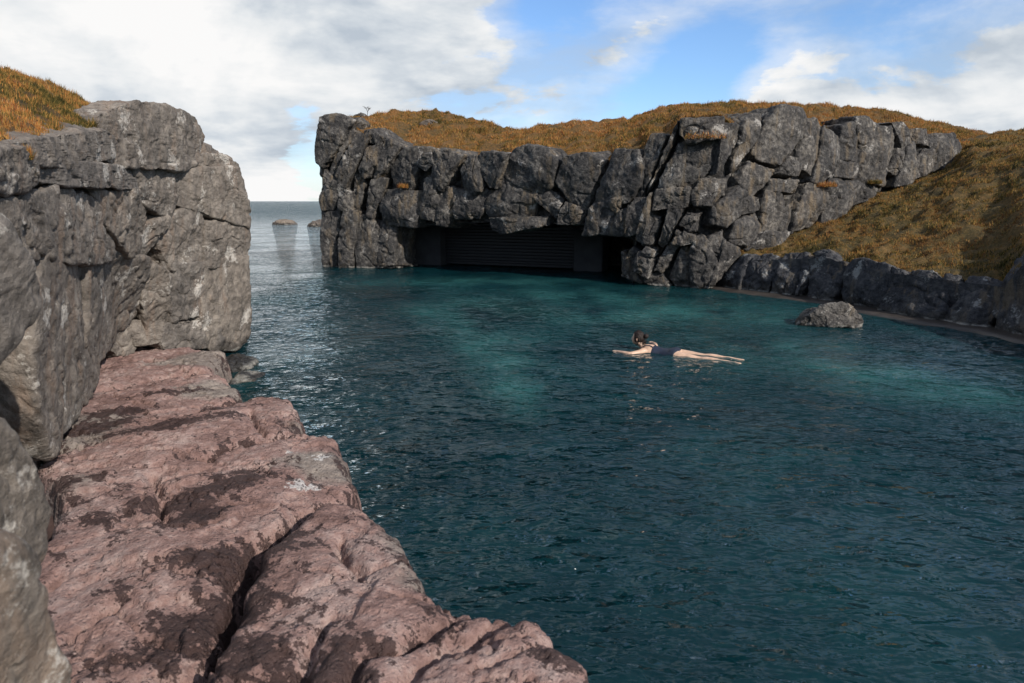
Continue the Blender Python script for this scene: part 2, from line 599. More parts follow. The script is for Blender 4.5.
def water_material():
    m, t, b, pos = new_mat('pool_water')
    nt = m.node_tree
    nt.nodes.remove(b)
    out = nt.nodes['Material Output']
    sepp = t.new('ShaderNodeSeparateXYZ')
    t.put(sepp.inputs[0], pos)
    # ripples
    flat = t.mapping(pos, (1, 1, 0))
    r1 = t.noise(t.mapping(flat, (1.0, 1.7, 1), (0, 0, R(-32))), 2.6, 2, .5, .5)
    r2 = t.noise(t.mapping(flat, (1.0, 1.8, 1), (0, 0, R(28))), 5.5, 2, .5, .4)
    r3 = t.noise(t.mapping(flat, (1.0, 1.5, 1), (0, 0, R(-12))), 13, 2, .5, .2)
    h = t.math('ADD', t.math('MULTIPLY', r1, 1.0), t.math('MULTIPLY', r2, .55))
    h = t.math('ADD', h, t.math('MULTIPLY', r3, .16))
    calm = t.math('SUBTRACT', 1.0, t.math('MULTIPLY', t.step(sepp.outputs['Y'], 12, 40), .5))
    calm = t.math('MULTIPLY', calm, t.math('ADD', .45, t.math('MULTIPLY', t.step(t.noise(flat, .42, 4, .6, .6), .36, .62), .85)))
    nrm = t.bump(t.math('MULTIPLY', h, calm), 1.0, 0.125)
    # swell far out
    far = t.noise(t.mapping(flat, (0.6, 1.5, 1)), 0.7, 8, .68, .3)
    nrm = t.bump(t.math('MULTIPLY', far, t.step(sepp.outputs['Y'], 45, 150)), 1.0, 1.5, nrm)
    # water body: silica-clouded teal
    cl = t.noise(t.mapping(flat, (1, 1, 1), (0, 0, R(30))), 0.35, 6, .6, .5)
    body = t.ramp(cl, [(0.35, (0.0018, 0.0175, 0.0240)), (0.52, (0.0032, 0.0290, 0.0365)), (0.68, (0.0072, 0.051, 0.057))])
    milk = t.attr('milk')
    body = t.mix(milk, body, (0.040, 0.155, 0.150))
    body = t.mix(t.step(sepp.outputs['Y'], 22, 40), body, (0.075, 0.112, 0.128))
    dif = t.new('ShaderNodeBsdfDiffuse')
    t.put(dif.inputs['Color'], body)
    tra = t.new('ShaderNodeBsdfTransparent')
    tra.inputs['Color'].default_value = (0.42, 0.72, 0.74, 1)
    mx = t.new('ShaderNodeMixShader')
    mx.inputs[0].default_value = 0.40
    t.l.new(dif.outputs[0], mx.inputs[1])
    t.l.new(tra.outputs[0], mx.inputs[2])
    gl = t.new('ShaderNodeBsdfGlossy')
    gl.inputs['Roughness'].default_value = 0.02
    t.put(gl.inputs['Color'], (0.92, 0.97, 1.0, 1))
    t.put(gl.inputs['Normal'], nrm)
    fr = t.new('ShaderNodeFresnel')
    fr.inputs['IOR'].default_value = 1.30
    t.put(fr.inputs['Normal'], nrm)
    m2 = t.new('ShaderNodeMixShader')
    t.put(m2.inputs[0], t.math('MULTIPLY', fr.outputs[0], 0.95))
    t.l.new(mx.outputs[0], m2.inputs[1])
    t.l.new(gl.outputs[0], m2.inputs[2])
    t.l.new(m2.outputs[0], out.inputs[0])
    return m


M_WATER = water_material()


def plain(name, col, rough=0.7, var=0.25, scale=6.0, bump=0.2, metal=0.0):
    m, t, b, pos = new_mat(name)
    n = t.noise(pos, scale, 7, .62)
    t.put(b.inputs['Base Color'], t.ramp(n, [(0.3, tuple(c * (1 - var) for c in col)), (0.7, tuple(c * (1 + var) for c in col))]))
    b.inputs['Roughness'].default_value = rough
    b.inputs['Metallic'].default_value = metal
    t.put(b.inputs['Normal'], t.bump(t.noise(pos, scale * 6, 5, .6), bump, .01))
    return m


M_BED = plain('pool_bed_silt', (0.045, 0.075, 0.07), 0.95, .5, 1.2, .3)
M_SHELF = plain('submerged_ledge_stone', (0.040, 0.034, 0.030), 0.45, .4, 3, .3)
M_CONC = plain('grey_concrete', (0.045, 0.045, 0.048), 0.85, .25, 3, .2)
M_SHUT = plain('dark_shutter_metal', (0.014, 0.0145, 0.017), 0.5, .2, 2, .1)
M_SKIN = plain('skin', (0.45, 0.30, 0.215), 0.35, .22, 11, .05)
M_SUIT = plain('navy_swimsuit', (0.012, 0.017, 0.032), 0.5, .3, 20, .2)
M_HAIR = plain('dark_brown_hair', (0.012, 0.006, 0.0045), 0.5, .5, 40, .6)
M_EYE = plain('eye_white', (0.5, 0.48, 0.46), 0.2, .05)
M_TWIG = plain('dead_twig', (0.07, 0.06, 0.055), 0.9, .3, 8, .3)
M_BRUSH = plain('bare_bedrock', (0.05, 0.03, 0.026), 0.9, .5, 5, .8)

# ------------------------------------------------------------------ plan of the faces
def lin(xs, ys):
    xs, ys = np.array(xs, float), np.array(ys, float)
    return lambda v: np.interp(v, xs, ys)


far_depth = lin([316, 380, 450, 520, 600, 650, 720, 800, 955, 1000], [22.3, 21.8, 20.5, 19.4, 18.1, 17.3, 16.7, 18.0, 21.2, 22.0])


foot_depth = lin([-60, 0, 40, 66, 84, 104, 130, 160, 205, 246], [2.9, 3.5, 4.1, 4.6, 6.0, 7.6, 7.95, 8.15, 8.9, 9.8])
left_depth = lin([-160, -60, 0, 40, 84, 130, 160, 205, 246], [2.2, 2.9, 3.6, 4.4, 5.8, 7.3, 8.1, 8.9, 9.8])


def left_face(px, py):
    t = min(1.0, max(0.0, (py - 235) / 70.0))
    return float(left_depth(px)) * (1 - t) + float(foot_depth(px)) * t


low_base = [(705, 284), (713, 286), (740, 291), (769, 294), (800, 298), (832, 302), (875, 312), (931, 322), (983, 329), (1024, 339), (1090, 356), (1200, 388)]
_lb = [PZ(x, y, 0.0)[1] for x, y in low_base]
low_depth = lin([p[0] for p in low_base], _lb)

# ------------------------------------------------------------------ water, bed
def axis(lo, hi, step, far_lo, far_hi, g=1.35):
    a = list(np.arange(lo, hi + 1e-6, step))
    s, x = step, a[-1]
    while x < far_hi:
        s *= g
        x += s
        a.append(x)
    s, x = step, a[0]
    pre = []
    while x > far_lo:
        s *= g
        x -= s
        pre.append(x)
    return np.array(pre[::-1] + a)


xs = axis(-6, 13, 0.045, -20000, 20000)
ys = axis(0.6, 24, 0.045, -300, 30000)
X, Y = np.meshgrid(xs, ys)
pts = np.stack([X.ravel(), Y.ravel(), np.zeros(X.size)], 1)
inn = (pts[:, 0] > -6) & (pts[:, 0] < 13) & (pts[:, 1] > 0.6) & (pts[:, 1] < 24)
z = np.zeros(len(pts))
q = pts[inn]
ca, sa = math.cos(R(-25)), math.sin(R(-25))
qa = np.stack([(q[:, 0] * ca + q[:, 1] * sa) / 0.62, (-q[:, 0] * sa + q[:, 1] * ca) / 0.36, q[:, 2]], 1)
ca, sa = math.cos(R(38)), math.sin(R(38))
qb = np.stack([(q[:, 0] * ca + q[:, 1] * sa) / 0.34, (-q[:, 0] * sa + q[:, 1] * ca) / 0.17, q[:, 2] + 3], 1)
fade = np.clip((q[:, 0] + 6) / 1.0, 0, 1) * np.clip((13 - q[:, 0]), 0, 1) * np.clip((24 - q[:, 1]) / 2, 0, 1)
big = np.clip(0.62 + 0.7 * fbm(q / 2.6, 2, 77), .3, .95)
zz = (0.026 * fbm(qa, 2, 31) + 0.011 * fbm(qb, 2, 37)) * big
# the swimmer's wake: faint rings round the head and shoulders
hc = PZ(634, 349, 0)[:2]
rr = np.hypot(q[:, 0] - hc[0], q[:, 1] - hc[1])
zz = zz * np.clip(rr / 0.7, 0.35, 1) + 0.010 * np.sin(rr / 0.26 * 2 * math.pi) * np.exp(-rr / 0.9) * np.clip((rr - .25) / .3, 0, 1)
z[inn] = zz * fade
pts[:, 2] = z
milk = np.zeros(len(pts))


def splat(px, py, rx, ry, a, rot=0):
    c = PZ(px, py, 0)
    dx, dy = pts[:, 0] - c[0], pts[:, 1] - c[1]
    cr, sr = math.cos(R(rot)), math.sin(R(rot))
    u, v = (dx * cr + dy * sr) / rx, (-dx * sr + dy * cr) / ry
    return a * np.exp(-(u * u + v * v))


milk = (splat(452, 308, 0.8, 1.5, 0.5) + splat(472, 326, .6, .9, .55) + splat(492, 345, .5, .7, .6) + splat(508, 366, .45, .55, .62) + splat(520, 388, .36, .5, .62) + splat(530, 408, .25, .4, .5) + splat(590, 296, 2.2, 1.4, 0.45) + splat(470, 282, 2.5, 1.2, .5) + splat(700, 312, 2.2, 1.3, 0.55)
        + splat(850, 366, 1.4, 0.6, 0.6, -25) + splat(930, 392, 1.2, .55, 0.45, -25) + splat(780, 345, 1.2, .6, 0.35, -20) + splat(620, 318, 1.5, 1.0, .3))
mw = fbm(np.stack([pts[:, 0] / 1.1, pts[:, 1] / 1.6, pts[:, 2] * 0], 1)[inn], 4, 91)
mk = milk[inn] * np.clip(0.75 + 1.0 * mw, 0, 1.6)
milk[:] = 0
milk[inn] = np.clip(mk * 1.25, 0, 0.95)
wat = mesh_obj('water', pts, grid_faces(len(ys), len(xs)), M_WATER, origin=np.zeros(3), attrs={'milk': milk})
tag(wat, kind='structure')

bx = axis(-12, 16, 0.25, -20000, 20000, 1.6)
by = axis(-4, 30, 0.25, -300, 30000, 1.6)
X, Y = np.meshgrid(bx, by)
bp = np.stack([X.ravel(), Y.ravel(), np.zeros(X.size)], 1)
bp[:, 2] = -1.5 + 0.25 * fbm(bp / 2.2, 3, 5) - np.clip((bp[:, 1] - 26) / 10, 0, 6)
tag(mesh_obj('pool_bed', bp, grid_faces(len(by), len(bx)), M_BED, origin=np.array([0, 0, -1.5])), kind='structure')

# ------------------------------------------------------------------ far cliff
FAR = [
    [(320,118),(336,115),(354,122),(358,129),(338,151),(329,169),(317,162),(316,144)],
    [(349,129),(356,133),(346,157),(334,180),(331,171),(338,151)],
    [(356,135),(373,134),(367,148),(355,173),(346,188),(334,183),(346,158)],
    [(365,130),(375,128),(386,138),(381,147),(370,141)],
    [(367,147),(383,143),(381,156),(371,175),(364,177),(358,171)],
    [(356,174),(366,178),(367,199),(360,213),(353,208)],
    [(383,142),(392,141),(405,150),(393,164),(386,180),(372,179),(380,159)],
    [(374,180),(387,179),(383,198),(374,216),(369,214),(371,192)],
    [(325,183),(339,185),(342,198),(337,210),(324,210),(321,200)],
    [(341,188),(355,192),(355,212),(341,212)],
    [(326,171),(346,186),(352,192),(338,192),(326,186)],
    [(320,212),(342,210),(341,234),(339,267),(325,267),(321,239)],
    [(345,214),(361,214),(358,236),(351,268),(341,268),(340,240)],
    [(360,217),(370,216),(377,225),(381,250),(378,268),(357,268),(355,239)],
    [(377,222),(396,222),(395,267),(380,267)],
    [(383,262),(393,258),(397,266),(385,269)],
    [(386,190),(418,192),(422,209),(415,225),(385,223),(382,205)],
    [(404,151),(426,149),(421,168),(412,190),(399,192),(392,166)],
    [(426,155),(436,153),(438,163),(428,171),(420,166)],
    [(436,151),(457,156),(452,176),(442,189),(433,178)],
    [(425,180),(436,177),(440,202),(434,222),(423,217)],
    [(441,186),(457,190),(455,214),(448,226),(438,225),(436,206)],
    [(440,150),(455,151),(467,157),(450,177),(444,188),(438,184)],
    [(468,157),(481,155),(483,174),(481,193),(464,193),(463,171)],
    [(482,153),(511,154),(505,170),(499,188),(490,187),(481,172)],
    [(459,191),(492,192),(486,206),(478,219),(456,219),(455,200)],
    [(513,153),(528,147),(548,151),(558,162),(554,181),(543,191),(522,186),(504,175)],
    [(504,179),(535,196),(530,216),(491,216),(485,206),(495,191)],
    [(528,190),(545,188),(564,200),(557,222),(534,209),(534,196)],
    [(491,218),(546,217),(544,226),(507,233),(493,229)],
    [(567,156),(589,153),(604,160),(597,178),(586,209),(568,198),(558,184)],
    [(567,201),(586,209),(582,225),(560,226),(563,209)],
    [(617,151),(640,150),(643,166),(638,185),(629,201),(612,205),(597,201),(606,175)],
    [(595,201),(612,201),(621,213),(615,233),(586,233)],
    [(608,203),(628,199),(621,216),(613,210)],
    [(648,136),(667,137),(659,164),(649,188),(642,201),(635,201),(640,182),(643,159)],
    [(635,200),(646,198),(639,232),(626,236),(628,218)],
    [(620,210),(632,203),(627,235),(614,235)],
    [(671,132),(681,121),(679,142),(662,169),(652,192),(646,190),(659,160)],
    [(643,205),(652,192),(649,221),(640,241),(635,237),(640,220)],
    [(681,118),(721,115),(721,138),(689,143),(680,132)],
    [(679,144),(688,143),(682,186),(659,188),(669,162)],
    [(687,144),(719,143),(713,168),(697,192),(681,186),(680,168)],
    [(689,190),(721,192),(712,206),(695,206)],
    [(658,190),(690,188),(690,207),(654,210)],
    [(667,207),(685,207),(682,218),(673,236),(664,247),(657,243)],
    [(651,215),(663,217),(656,243),(645,243)],
    [(687,213),(701,212),(695,224),(689,233),(679,226)],
    [(677,229),(683,233),(681,244),(673,243)],
    [(686,231),(694,235),(691,243),(682,245)],
    [(648,242),(660,249),(655,260),(642,253)],
    [(634,246),(643,253),(637,266),(623,263)],
    [(642,253),(655,260),(649,278),(638,273),(636,265)],
    [(667,242),(678,241),(681,246),(665,271),(654,270),(660,256)],
    [(679,250),(697,246),(697,284),(692,290),(679,290),(669,276)],
    [(696,239),(703,239),(717,254),(719,264),(710,287),(694,290),(693,256)],
    [(622,253),(634,264),(641,280),(632,280),(622,276)],
    [(636,274),(662,272),(672,290),(645,285)],
    [(719,125),(736,126),(731,149),(713,174),(715,154)],
    [(740,122),(751,113),(764,113),(761,127),(751,143),(745,166),(734,174),(730,158),(737,136)],
    [(763,126),(775,108),(798,109),(802,124),(799,138),(787,153),(771,172),(763,163),(750,160)],
    [(784,156),(792,157),(797,170),(794,178),(772,174)],
    [(801,122),(816,121),(823,133),(817,154),(811,178),(795,168),(794,154),(798,139)],
    [(822,126),(838,138),(837,157),(823,184),(811,179),(815,157)],
    [(763,191),(779,192),(779,211),(773,233),(759,233),(758,209)],
    [(768,177),(793,179),(791,194),(765,191)],
    [(792,179),(804,186),(788,235),(771,233),(777,211),(790,198)],
    [(803,185),(828,188),(814,225),(789,233),(795,208)],
    [(746,162),(772,174),(763,183),(754,198),(740,196),(736,180)],
    [(734,185),(744,198),(739,216),(724,228),(711,225),(714,206)],
    [(743,197),(754,198),(751,212),(737,216)],
    [(731,223),(760,210),(761,225),(747,248),(737,246),(727,239)],
    [(697,240),(722,230),(723,244),(717,256),(698,253)],
    [(724,240),(739,248),(732,262),(717,281),(704,286),(718,256)],
    [(689,211),(701,213),(697,231),(686,231)],
    [(758,232),(786,231),(774,245),(747,249)],
    [(690,203),(714,206),(724,195),(727,178),(704,178)],
    [(841,126),(853,122),(858,139),(856,163),(841,160),(836,159)],
    [(855,117),(865,119),(875,127),(869,143),(859,153),(854,137)],
    [(834,163),(854,166),(851,179),(830,176)],
    [(874,128),(887,128),(895,139),(891,154),(886,183),(863,181),(854,175),(860,158)],
    [(888,123),(900,122),(908,145),(898,152),(893,143)],
    [(893,150),(902,151),(894,175),(886,169)],
    [(902,150),(913,144),(911,172),(907,182),(892,185)],
    [(908,131),(923,129),(929,140),(929,150),(909,146)],
    [(917,150),(930,150),(930,171),(909,178),(912,158)],
    [(930,134),(951,134),(957,151),(945,166),(930,170),(928,151)],
    [(830,175),(851,180),(863,184),(853,199),(838,218),(824,224),(823,197)],
    [(852,182),(882,188),(874,198),(850,208)],
]
far_cliff = empty('sea_cliff', P(600, 282, 18.1) * [1, 1, 0], 'long dark cliff of leaning fractured basalt columns across the pool, with a low cave', 'cliff')
toward_cam = np.array([0.15, -1.0, 0.1])
fcy = far_depth
for i, poly in enumerate(FAR):
    r = np.random.default_rng(500 + i)
    cy_ = np.mean([p[1] for p in poly])
    off = r.uniform(-0.14, 0.14)
    lean = 0.010 if poly[0][0] < 620 else 0.004
    W3 = []
    for px, py in poly:
        ex = max(0, (cy_ and (230 - py)) * lean)
        W3.append(P(px, py, fcy(px) + off + (ex * 0.25 if px > 600 else -ex * 0.0)))
    V, Fq = rock_block(W3, toward_cam, front=0.26, back=1.1, p=48, n=40, amp=0.72, size=0.85, seed=500 + i, grow=1.10, tilt=0.42, nfac=8, chips=2, chip=(.80, .94), detail=.7)
    mesh_obj('rock_block', V, Fq, M_FAR, far_cliff)


def noisy_wall(name, top, bot, depth, back, mat, parent, nc=220, nr=60, amp=0.12, seed=0):
    """the recessed core of a cliff behind its loose blocks"""
    x0, x1 = top[0][0], top[-1][0]
    pxs = np.linspace(x0, x1, nc)
    ty = np.interp(pxs, [p[0] for p in top], [p[1] for p in top])
    by_ = np.interp(pxs, [p[0] for p in bot], [p[1] for p in bot])
    rows = []
    for t in np.linspace(0, 1, nr):
        rows.append(np.array([P(px, a * (1 - t) + b * t, depth(px) + back) for px, a, b in zip(pxs, ty, by_)]))
    V = np.array(rows).reshape(-1, 3)
    V[:, 1] += amp * fbm(V / 0.6, 4, seed)
    return mesh_obj(name, V, grid_faces(nr, nc), mat, parent)


rim = [(322, 120), (338, 117), (355, 124), (370, 133), (383, 141), (405, 152), (440, 153), (470, 159), (500, 157), (528, 149), (548, 153), (562, 162), (580, 156), (604, 162),
       (617, 153), (640, 152), (650, 139), (667, 139), (681, 120), (720, 117), (740, 122), (763, 114), (778, 110), (798, 111), (803, 123), (838, 136), (856, 120), (875, 128), (900, 125), (930, 133),
       (951, 136), (957, 146)]
bot = [(322, 266), (396, 266), (398, 222), (440, 226), (490, 222), (560, 224), (615, 235), (636, 240), (638, 278), (700, 288), (722, 280), (745, 250), (790, 236), (830, 222), (870, 200),
       (910, 186), (957, 160)]
noisy_wall('core_rock', [(x, y + 4) for x, y in rim], bot, far_depth, 0.42, M_FAR, far_cliff, 260, 70, 0.10, 3)
# seaward end of the cliff: core and blocks round the corner
for k, (zz0, zz1) in enumerate([(0.0, 1.7), (1.6, 3.2), (3.0, 4.7)]):
    for j in range(2):
        y0 = 22.9 + j * 1.6
        x_ = -6.15 + 0.2 * j + (0.25 if k == 1 else 0)
        V, Fq = rock_block([(x_, y0, zz0 - .1), (x_, y0 + 1.7, zz0 - .1), (x_ + .1, y0 + 1.7, zz1), (x_ + .1, y0, zz1)], (-1, 0, 0), .25, 1.3, 14, 22, .9, .9, 900 + k * 3 + j)
        mesh_obj('rock_block', V, Fq, M_FAR, far_cliff)

# cave: roof, sides, back
CAVE_Z = 1.5
fl, fr_ = P(396, 260, far_depth(396)), P(640, 270, far_depth(640))
def slab_mesh(a, b, c, d, n=40, amp=0.06, seed=0, axisn=(0, 0, 1)):
    u = np.linspace(0, 1, n)
    U, V_ = np.meshgrid(u, u)
    a, b, c, d = [np.asarray(k, float) for k in (a, b, c, d)]
    Pn = ((1 - U) * (1 - V_))[..., None] * a + (U * (1 - V_))[..., None] * b + (U * V_)[..., None] * c + ((1 - U) * V_)[..., None] * d
    Pn = Pn.reshape(-1, 3)
    Pn = Pn + np.asarray(axisn, float) * (amp * fbm(Pn / 0.5, 4, seed))[:, None]
    return Pn, grid_faces(n, n)


back_l, back_r = np.array([-3.9, 25.2, 0]), np.array([3.9, 22.2, 0])
zt = np.array([0, 0, CAVE_Z])
V, Fq = slab_mesh(fl * [1, 1, 0] + zt + [0, .25, 0], fr_ * [1, 1, 0] + zt + [0, .25, -.2], back_r + zt, back_l + zt)
mesh_obj('cave_roof', V, Fq, M_FAR, far_cliff)
dn = np.array([0, 0, -.8])
V, Fq = slab_mesh(fl * [1, 1, 0] + [0, .2, 0] + dn, back_l + dn, back_l + zt * 1.1, fl * [1, 1, 0] + zt * 1.1 + [0, .2, 0], axisn=(1, 0, 0))
mesh_obj('cave_side', V, Fq, M_FAR, far_cliff)
V, Fq = slab_mesh(fr_ * [1, 1, 0] + [-.1, .2, 0] + dn, back_r + dn, back_r + zt * 1.1, fr_ * [1, 1, 0] + zt * 1.1 + [-.1, .2, 0], axisn=(1, 0, 0))
mesh_obj('cave_side', V, Fq, M_FAR, far_cliff)
bb = np.array([0, .35, 0])
V, Fq = slab_mesh(back_l + bb + dn, back_r + bb + dn, back_r + bb + zt * 1.2, back_l + bb + zt * 1.2, axisn=(0, 1, 0))
mesh_obj('cave_back', V, Fq, M_FAR, far_cliff)

# ------------------------------------------------------------------ low wall on the right
LOW = [
    [(729,256),(751,254),(746,269),(738,291),(712,288)],
    [(755,255),(769,254),(783,260),(775,277),(767,296),(741,294),(745,272)],
    [(785,255),(805,254),(802,275),(796,302),(769,297),(774,279)],
    [(806,254),(819,254),(819,266),(808,282),(806,299),(797,301),(801,276)],
    [(812,253),(832,249),(841,260),(821,265)],
    [(827,261),(847,264),(844,280),(830,302),(805,301),(810,281)],
    [(849,262),(870,261),(887,266),(893,277),(885,290),(874,315),(856,312),(832,303),(845,278)],
    [(892,266),(906,270),(913,283),(893,285)],
    [(890,282),(924,286),(946,293),(945,308),(932,326),(900,322),(875,315)],
    [(913,270),(938,271),(956,286),(931,290),(912,283)],
    [(945,275),(966,276),(957,292),(940,284)],
    [(957,290),(973,277),(986,278),(1005,280),(996,305),(981,331),(935,325)],
    [(1022,254),(1042,256),(1056,300),(1050,352),(1024,342),(983,331),(1000,290),(1008,265)],
    [(1046,262),(1085,268),(1100,310),(1092,362),(1052,352),(1050,300)],
    [(1090,262),(1140,268),(1150,330),(1140,376),(1095,362),(1098,310)],
    [(1138,266),(1190,272),(1200,340),(1192,392),(1142,376),(1146,310)],
    [(1186,272),(1250,280),(1260,350),(1250,406),(1194,392),(1198,330)],
]
low_wall = empty('rock_wall', PZ(870, 311, 0), 'low curving wall of near-black fractured boulders below the grassy slope, along the right side of the pool', 'rock wall')
for i, poly in enumerate(LOW):
    r = np.random.default_rng(300 + i)
    W3 = []
    for px, py in poly:
        yb = np.interp(px, [p[0] for p in low_base], [p[1] for p in low_base])
        W3.append(P(px, py, low_depth(px) + 0.012 * max(0, yb - py) + r.uniform(-.03, .03)))
    V, Fq = rock_block(W3, (-0.6, -0.8, 0.2), front=0.12, back=0.8, p=44, n=40, amp=.75, size=0.7, seed=300 + i, grow=1.08, tilt=.42, nfac=7, chips=2, chip=(.78, .94), detail=.9)
    mesh_obj('rock_block', V, Fq, M_LOW, low_wall)
noisy_wall('core_rock', [(715, 262), (755, 260), (830, 258), (850, 268), (900, 274), (1004, 287), (1024, 262), (1250, 290)],
           [(715, 292), (755, 298), (830, 306), (875, 318), (931, 329), (1024, 346), (1250, 410)], low_depth, 0.35, M_LOW, low_wall, 160, 30, .06, 8)
# submerged ledge along its foot
rows = []
for px, py in [(700, 283)] + low_base[1:]:
    b0 = PZ(px, py, 0)
    nrm_ = np.array([-0.75, -0.66, 0])
    rows.append([b0 - nrm_ * .4 + [0, 0, .035], b0 + nrm_ * .10 + [0, 0, .03], b0 + nrm_ * .42 + [0, 0, .012], b0 + nrm_ * .50 + [0, 0, -.12], b0 + nrm_ * .9 + [0, 0, -1.4]])
rows = np.array(rows)
tt = np.linspace(0, len(rows) - 1, 120)
lo_ = np.floor(tt).astype(int).clip(0, len(rows) - 2)
fr = (tt - lo_)[:, None, None]
dense = rows[lo_] * (1 - fr) + rows[lo_ + 1] * fr
V = dense.reshape(-1, 3)
V[:, :2] += 0.03 * fbm(V / .5, 3, 4)[:, None]
o = mesh_obj('sunken_ledge', V, grid_faces(120, 5), M_SHELF)
tag(o, kind='structure')

# ------------------------------------------------------------------ boulder in the water
poly = [(797,325),(806,313),(820,305),(838,304),(850,309),(861,321),(857,331),(830,333)]
yb = PZ(832, 326, 0)[1]
V, Fq = rock_block([P(px, py, yb + 0.006 * (326 - py)) for px, py in poly], (-.1, -1, .4), .32, .4, 18, 56, .9, .5, 77, 1.0, .5, 7, chips=5, chip=(.66, .88))
tag(mesh_obj('boulder', V, Fq, M_BOULD), 'pale grey rounded boulder sitting in the pool in front of the low dark rock wall', 'boulder')

for (px, py, sx_, h_, lab, sd) in [(233, 368, .30, .10, 'larger dark wet stone awash between the grey cliff and the red ledge', 1), (247, 380, .20, .04, 'smaller dark wet stone awash off the tip of the second ledge slab', 2)]:
    c = PZ(px, py, 0)
    V, Fq = rock_block([c + [-sx_, 0, -.4], c + [-sx_ * .8, 0, h_ * .4], c + [-.1 * sx_, 0, h_], c + [sx_ * .7, 0, h_ * .5], c + [sx_, 0, -.4]], (0, -1, .2), .25, .3, 14, 36, .8, .5, 70 + sd)
    tag(mesh_obj('stone', V, Fq, M_LOW), lab, 'stone')

# ------------------------------------------------------------------ rocks out at sea
for (x0, x1, yt, ybm, sd, lab) in [(272, 294, 219.6, 224.5, 1, 'low flat brown rock out at sea, the one alone in open water'),
                                   (307, 334, 219.5, 226.5, 2, 'brown rock out at sea, partly hidden by the end of the dark cliff')]:
    Yd = PZ((x0 + x1) / 2, ybm, 0)[1]
    c = P((x0 + x1) / 2, ybm, Yd)
    hw = (x1 - x0) / 2 / F * Yd
    ht = (ybm - yt) / F * Yd
    W3 = [c + [-hw, 0, -.3], c + [-hw * .85, 0, ht * .45], c + [-hw * .2, 0, ht], c + [hw * .45, 0, ht * .8], c + [hw, 0, ht * .2], c + [hw, 0, -.3]]
    V, Fq = rock_block(W3, (0, -1, 0), 0.8, 1.0, 6, 30, 1.3, 1.2, 40 + sd)
    tag(mesh_obj('sea_rock', V, Fq, M_SEA), lab, 'rock', 'rocks out at sea')

# ------------------------------------------------------------------ left cliff
LEFT = [
    ([(95,126),(108,110),(118,104),(140,105),(168,112),(188,117),(203,138),(211,152),(196,158),(192,170),(150,168),(112,166),(94,150)], 0.0),
    ([(195,155),(213,153),(233,162),(236,170),(215,173),(194,171)], 0.0),
    ([(6,142),(56,131),(90,127),(108,144),(100,156),(64,164),(26,161),(8,150)], 0.0),
    ([(26,158),(64,162),(96,154),(124,165),(127,187),(95,189),(60,184),(26,182)], 0.4),
    ([(-40,140),(0,139),(10,150),(20,167),(18,188),(-12,197),(-40,195)], 0.05),
    ([(124,166),(164,171),(173,195),(168,211),(152,218),(136,208),(130,190)], 0.45),
    ([(171,172),(195,170),(224,169),(237,171),(242,190),(244,228),(222,228),(198,216),(172,208)], 0.25),
    ([(147,232),(172,210),(192,211),(203,228),(202,264),(192,270),(161,270),(152,249)], -0.05),
    ([(132,204),(154,212),(174,206),(152,240),(137,262)], 0.25),
    ([(13,198),(44,187),(73,193),(89,215),(101,241),(99,256),(70,266),(48,266),(22,252),(14,224)], 0.2),
    ([(73,188),(126,185),(136,209),(143,228),(143,254),(99,254),(92,222),(78,203)], 0.3),
    ([(97,254),(141,258),(139,300),(136,322),(104,322),(99,290)], 0.02),
    ([(138,254),(163,266),(167,290),(167,324),(134,325),(137,290)], 0.06),
    ([(158,266),(197,266),(198,314),(165,321),(163,290)], 0.0),
    ([(197,264),(242,258),(245,336),(232,350),(206,350),(196,316)], 0.0),
    ([(199,220),(245,224),(245,264),(198,270)], 0.0),
    ([(160,319),(201,316),(205,350),(163,352),(156,338)], -0.03),
    ([(104,320),(130,322),(139,345),(110,358),(102,346)], 0.0),
    ([(128,322),(167,319),(160,346),(136,348)], 0.03),
    ([(76,262),(104,255),(109,340),(86,368),(78,350)], 0.0),
    ([(30,262),(60,258),(82,285),(87,340),(85,392),(66,440),(42,452),(20,410),(16,345),(22,290)], -0.12),
    ([(-60,195),(14,196),(24,230),(26,258),(-5,262),(-60,262)], 0.02),
]
left_cliff = empty('sea_cliff', np.array([-3.4, 7.0, 0.0]), 'tall grey lichen-spotted rock cliff filling the left side, rising from the red ledge', 'cliff')
tl = np.array([1.0, -0.2, 0.05])
for i, (poly, off) in enumerate(LEFT):
    W3 = [P(px, py, left_face(min(px, 246), py)) for px, py in poly]
    tl = np.array([0, 0, CAM_H]) - np.mean(W3, axis=0)
    tl = tl / np.linalg.norm(tl)
    W3 = [v + tl * [1, 1, 0] * (off * .35 - .05 * max(0, v[2] - 1.8)) for v in W3]
    V, Fq = rock_block(W3, tl, front=0.10, back=[.18, .3, .3, .5][i] if i < 4 else 1.0, p=60, n=70, amp=0.5, size=0.6, seed=100 + i, grow=1.09, tilt=0.07, nfac=3, jit=.02, chips=1, chip=(.85, .95), detail=1.15)
    mesh_obj('rock_block', V, Fq, M_LEFT, left_cliff)
# core and the end of the cliff that faces the sea
def plane_wall(name, a, b, z0, z1f, mat, parent, nc=160, nr=80, amp=.1, seed=0, axisn=(1, 0, 0)):
    u = np.linspace(0, 1, nc)
    rows = []
    for t in np.linspace(0, 1, nr):
        rows.append([np.array([*(np.array(a) * (1 - k) + np.array(b) * k), z0 * (1 - t) + z1f(k) * t]) for k in u])
    V = np.array(rows).reshape(-1, 3)
    V = V + np.asarray(axisn, float) * (amp * fbm(V / .5, 4, seed))[:, None]
    return mesh_obj(name, V, grid_faces(nr, nc), mat, parent)


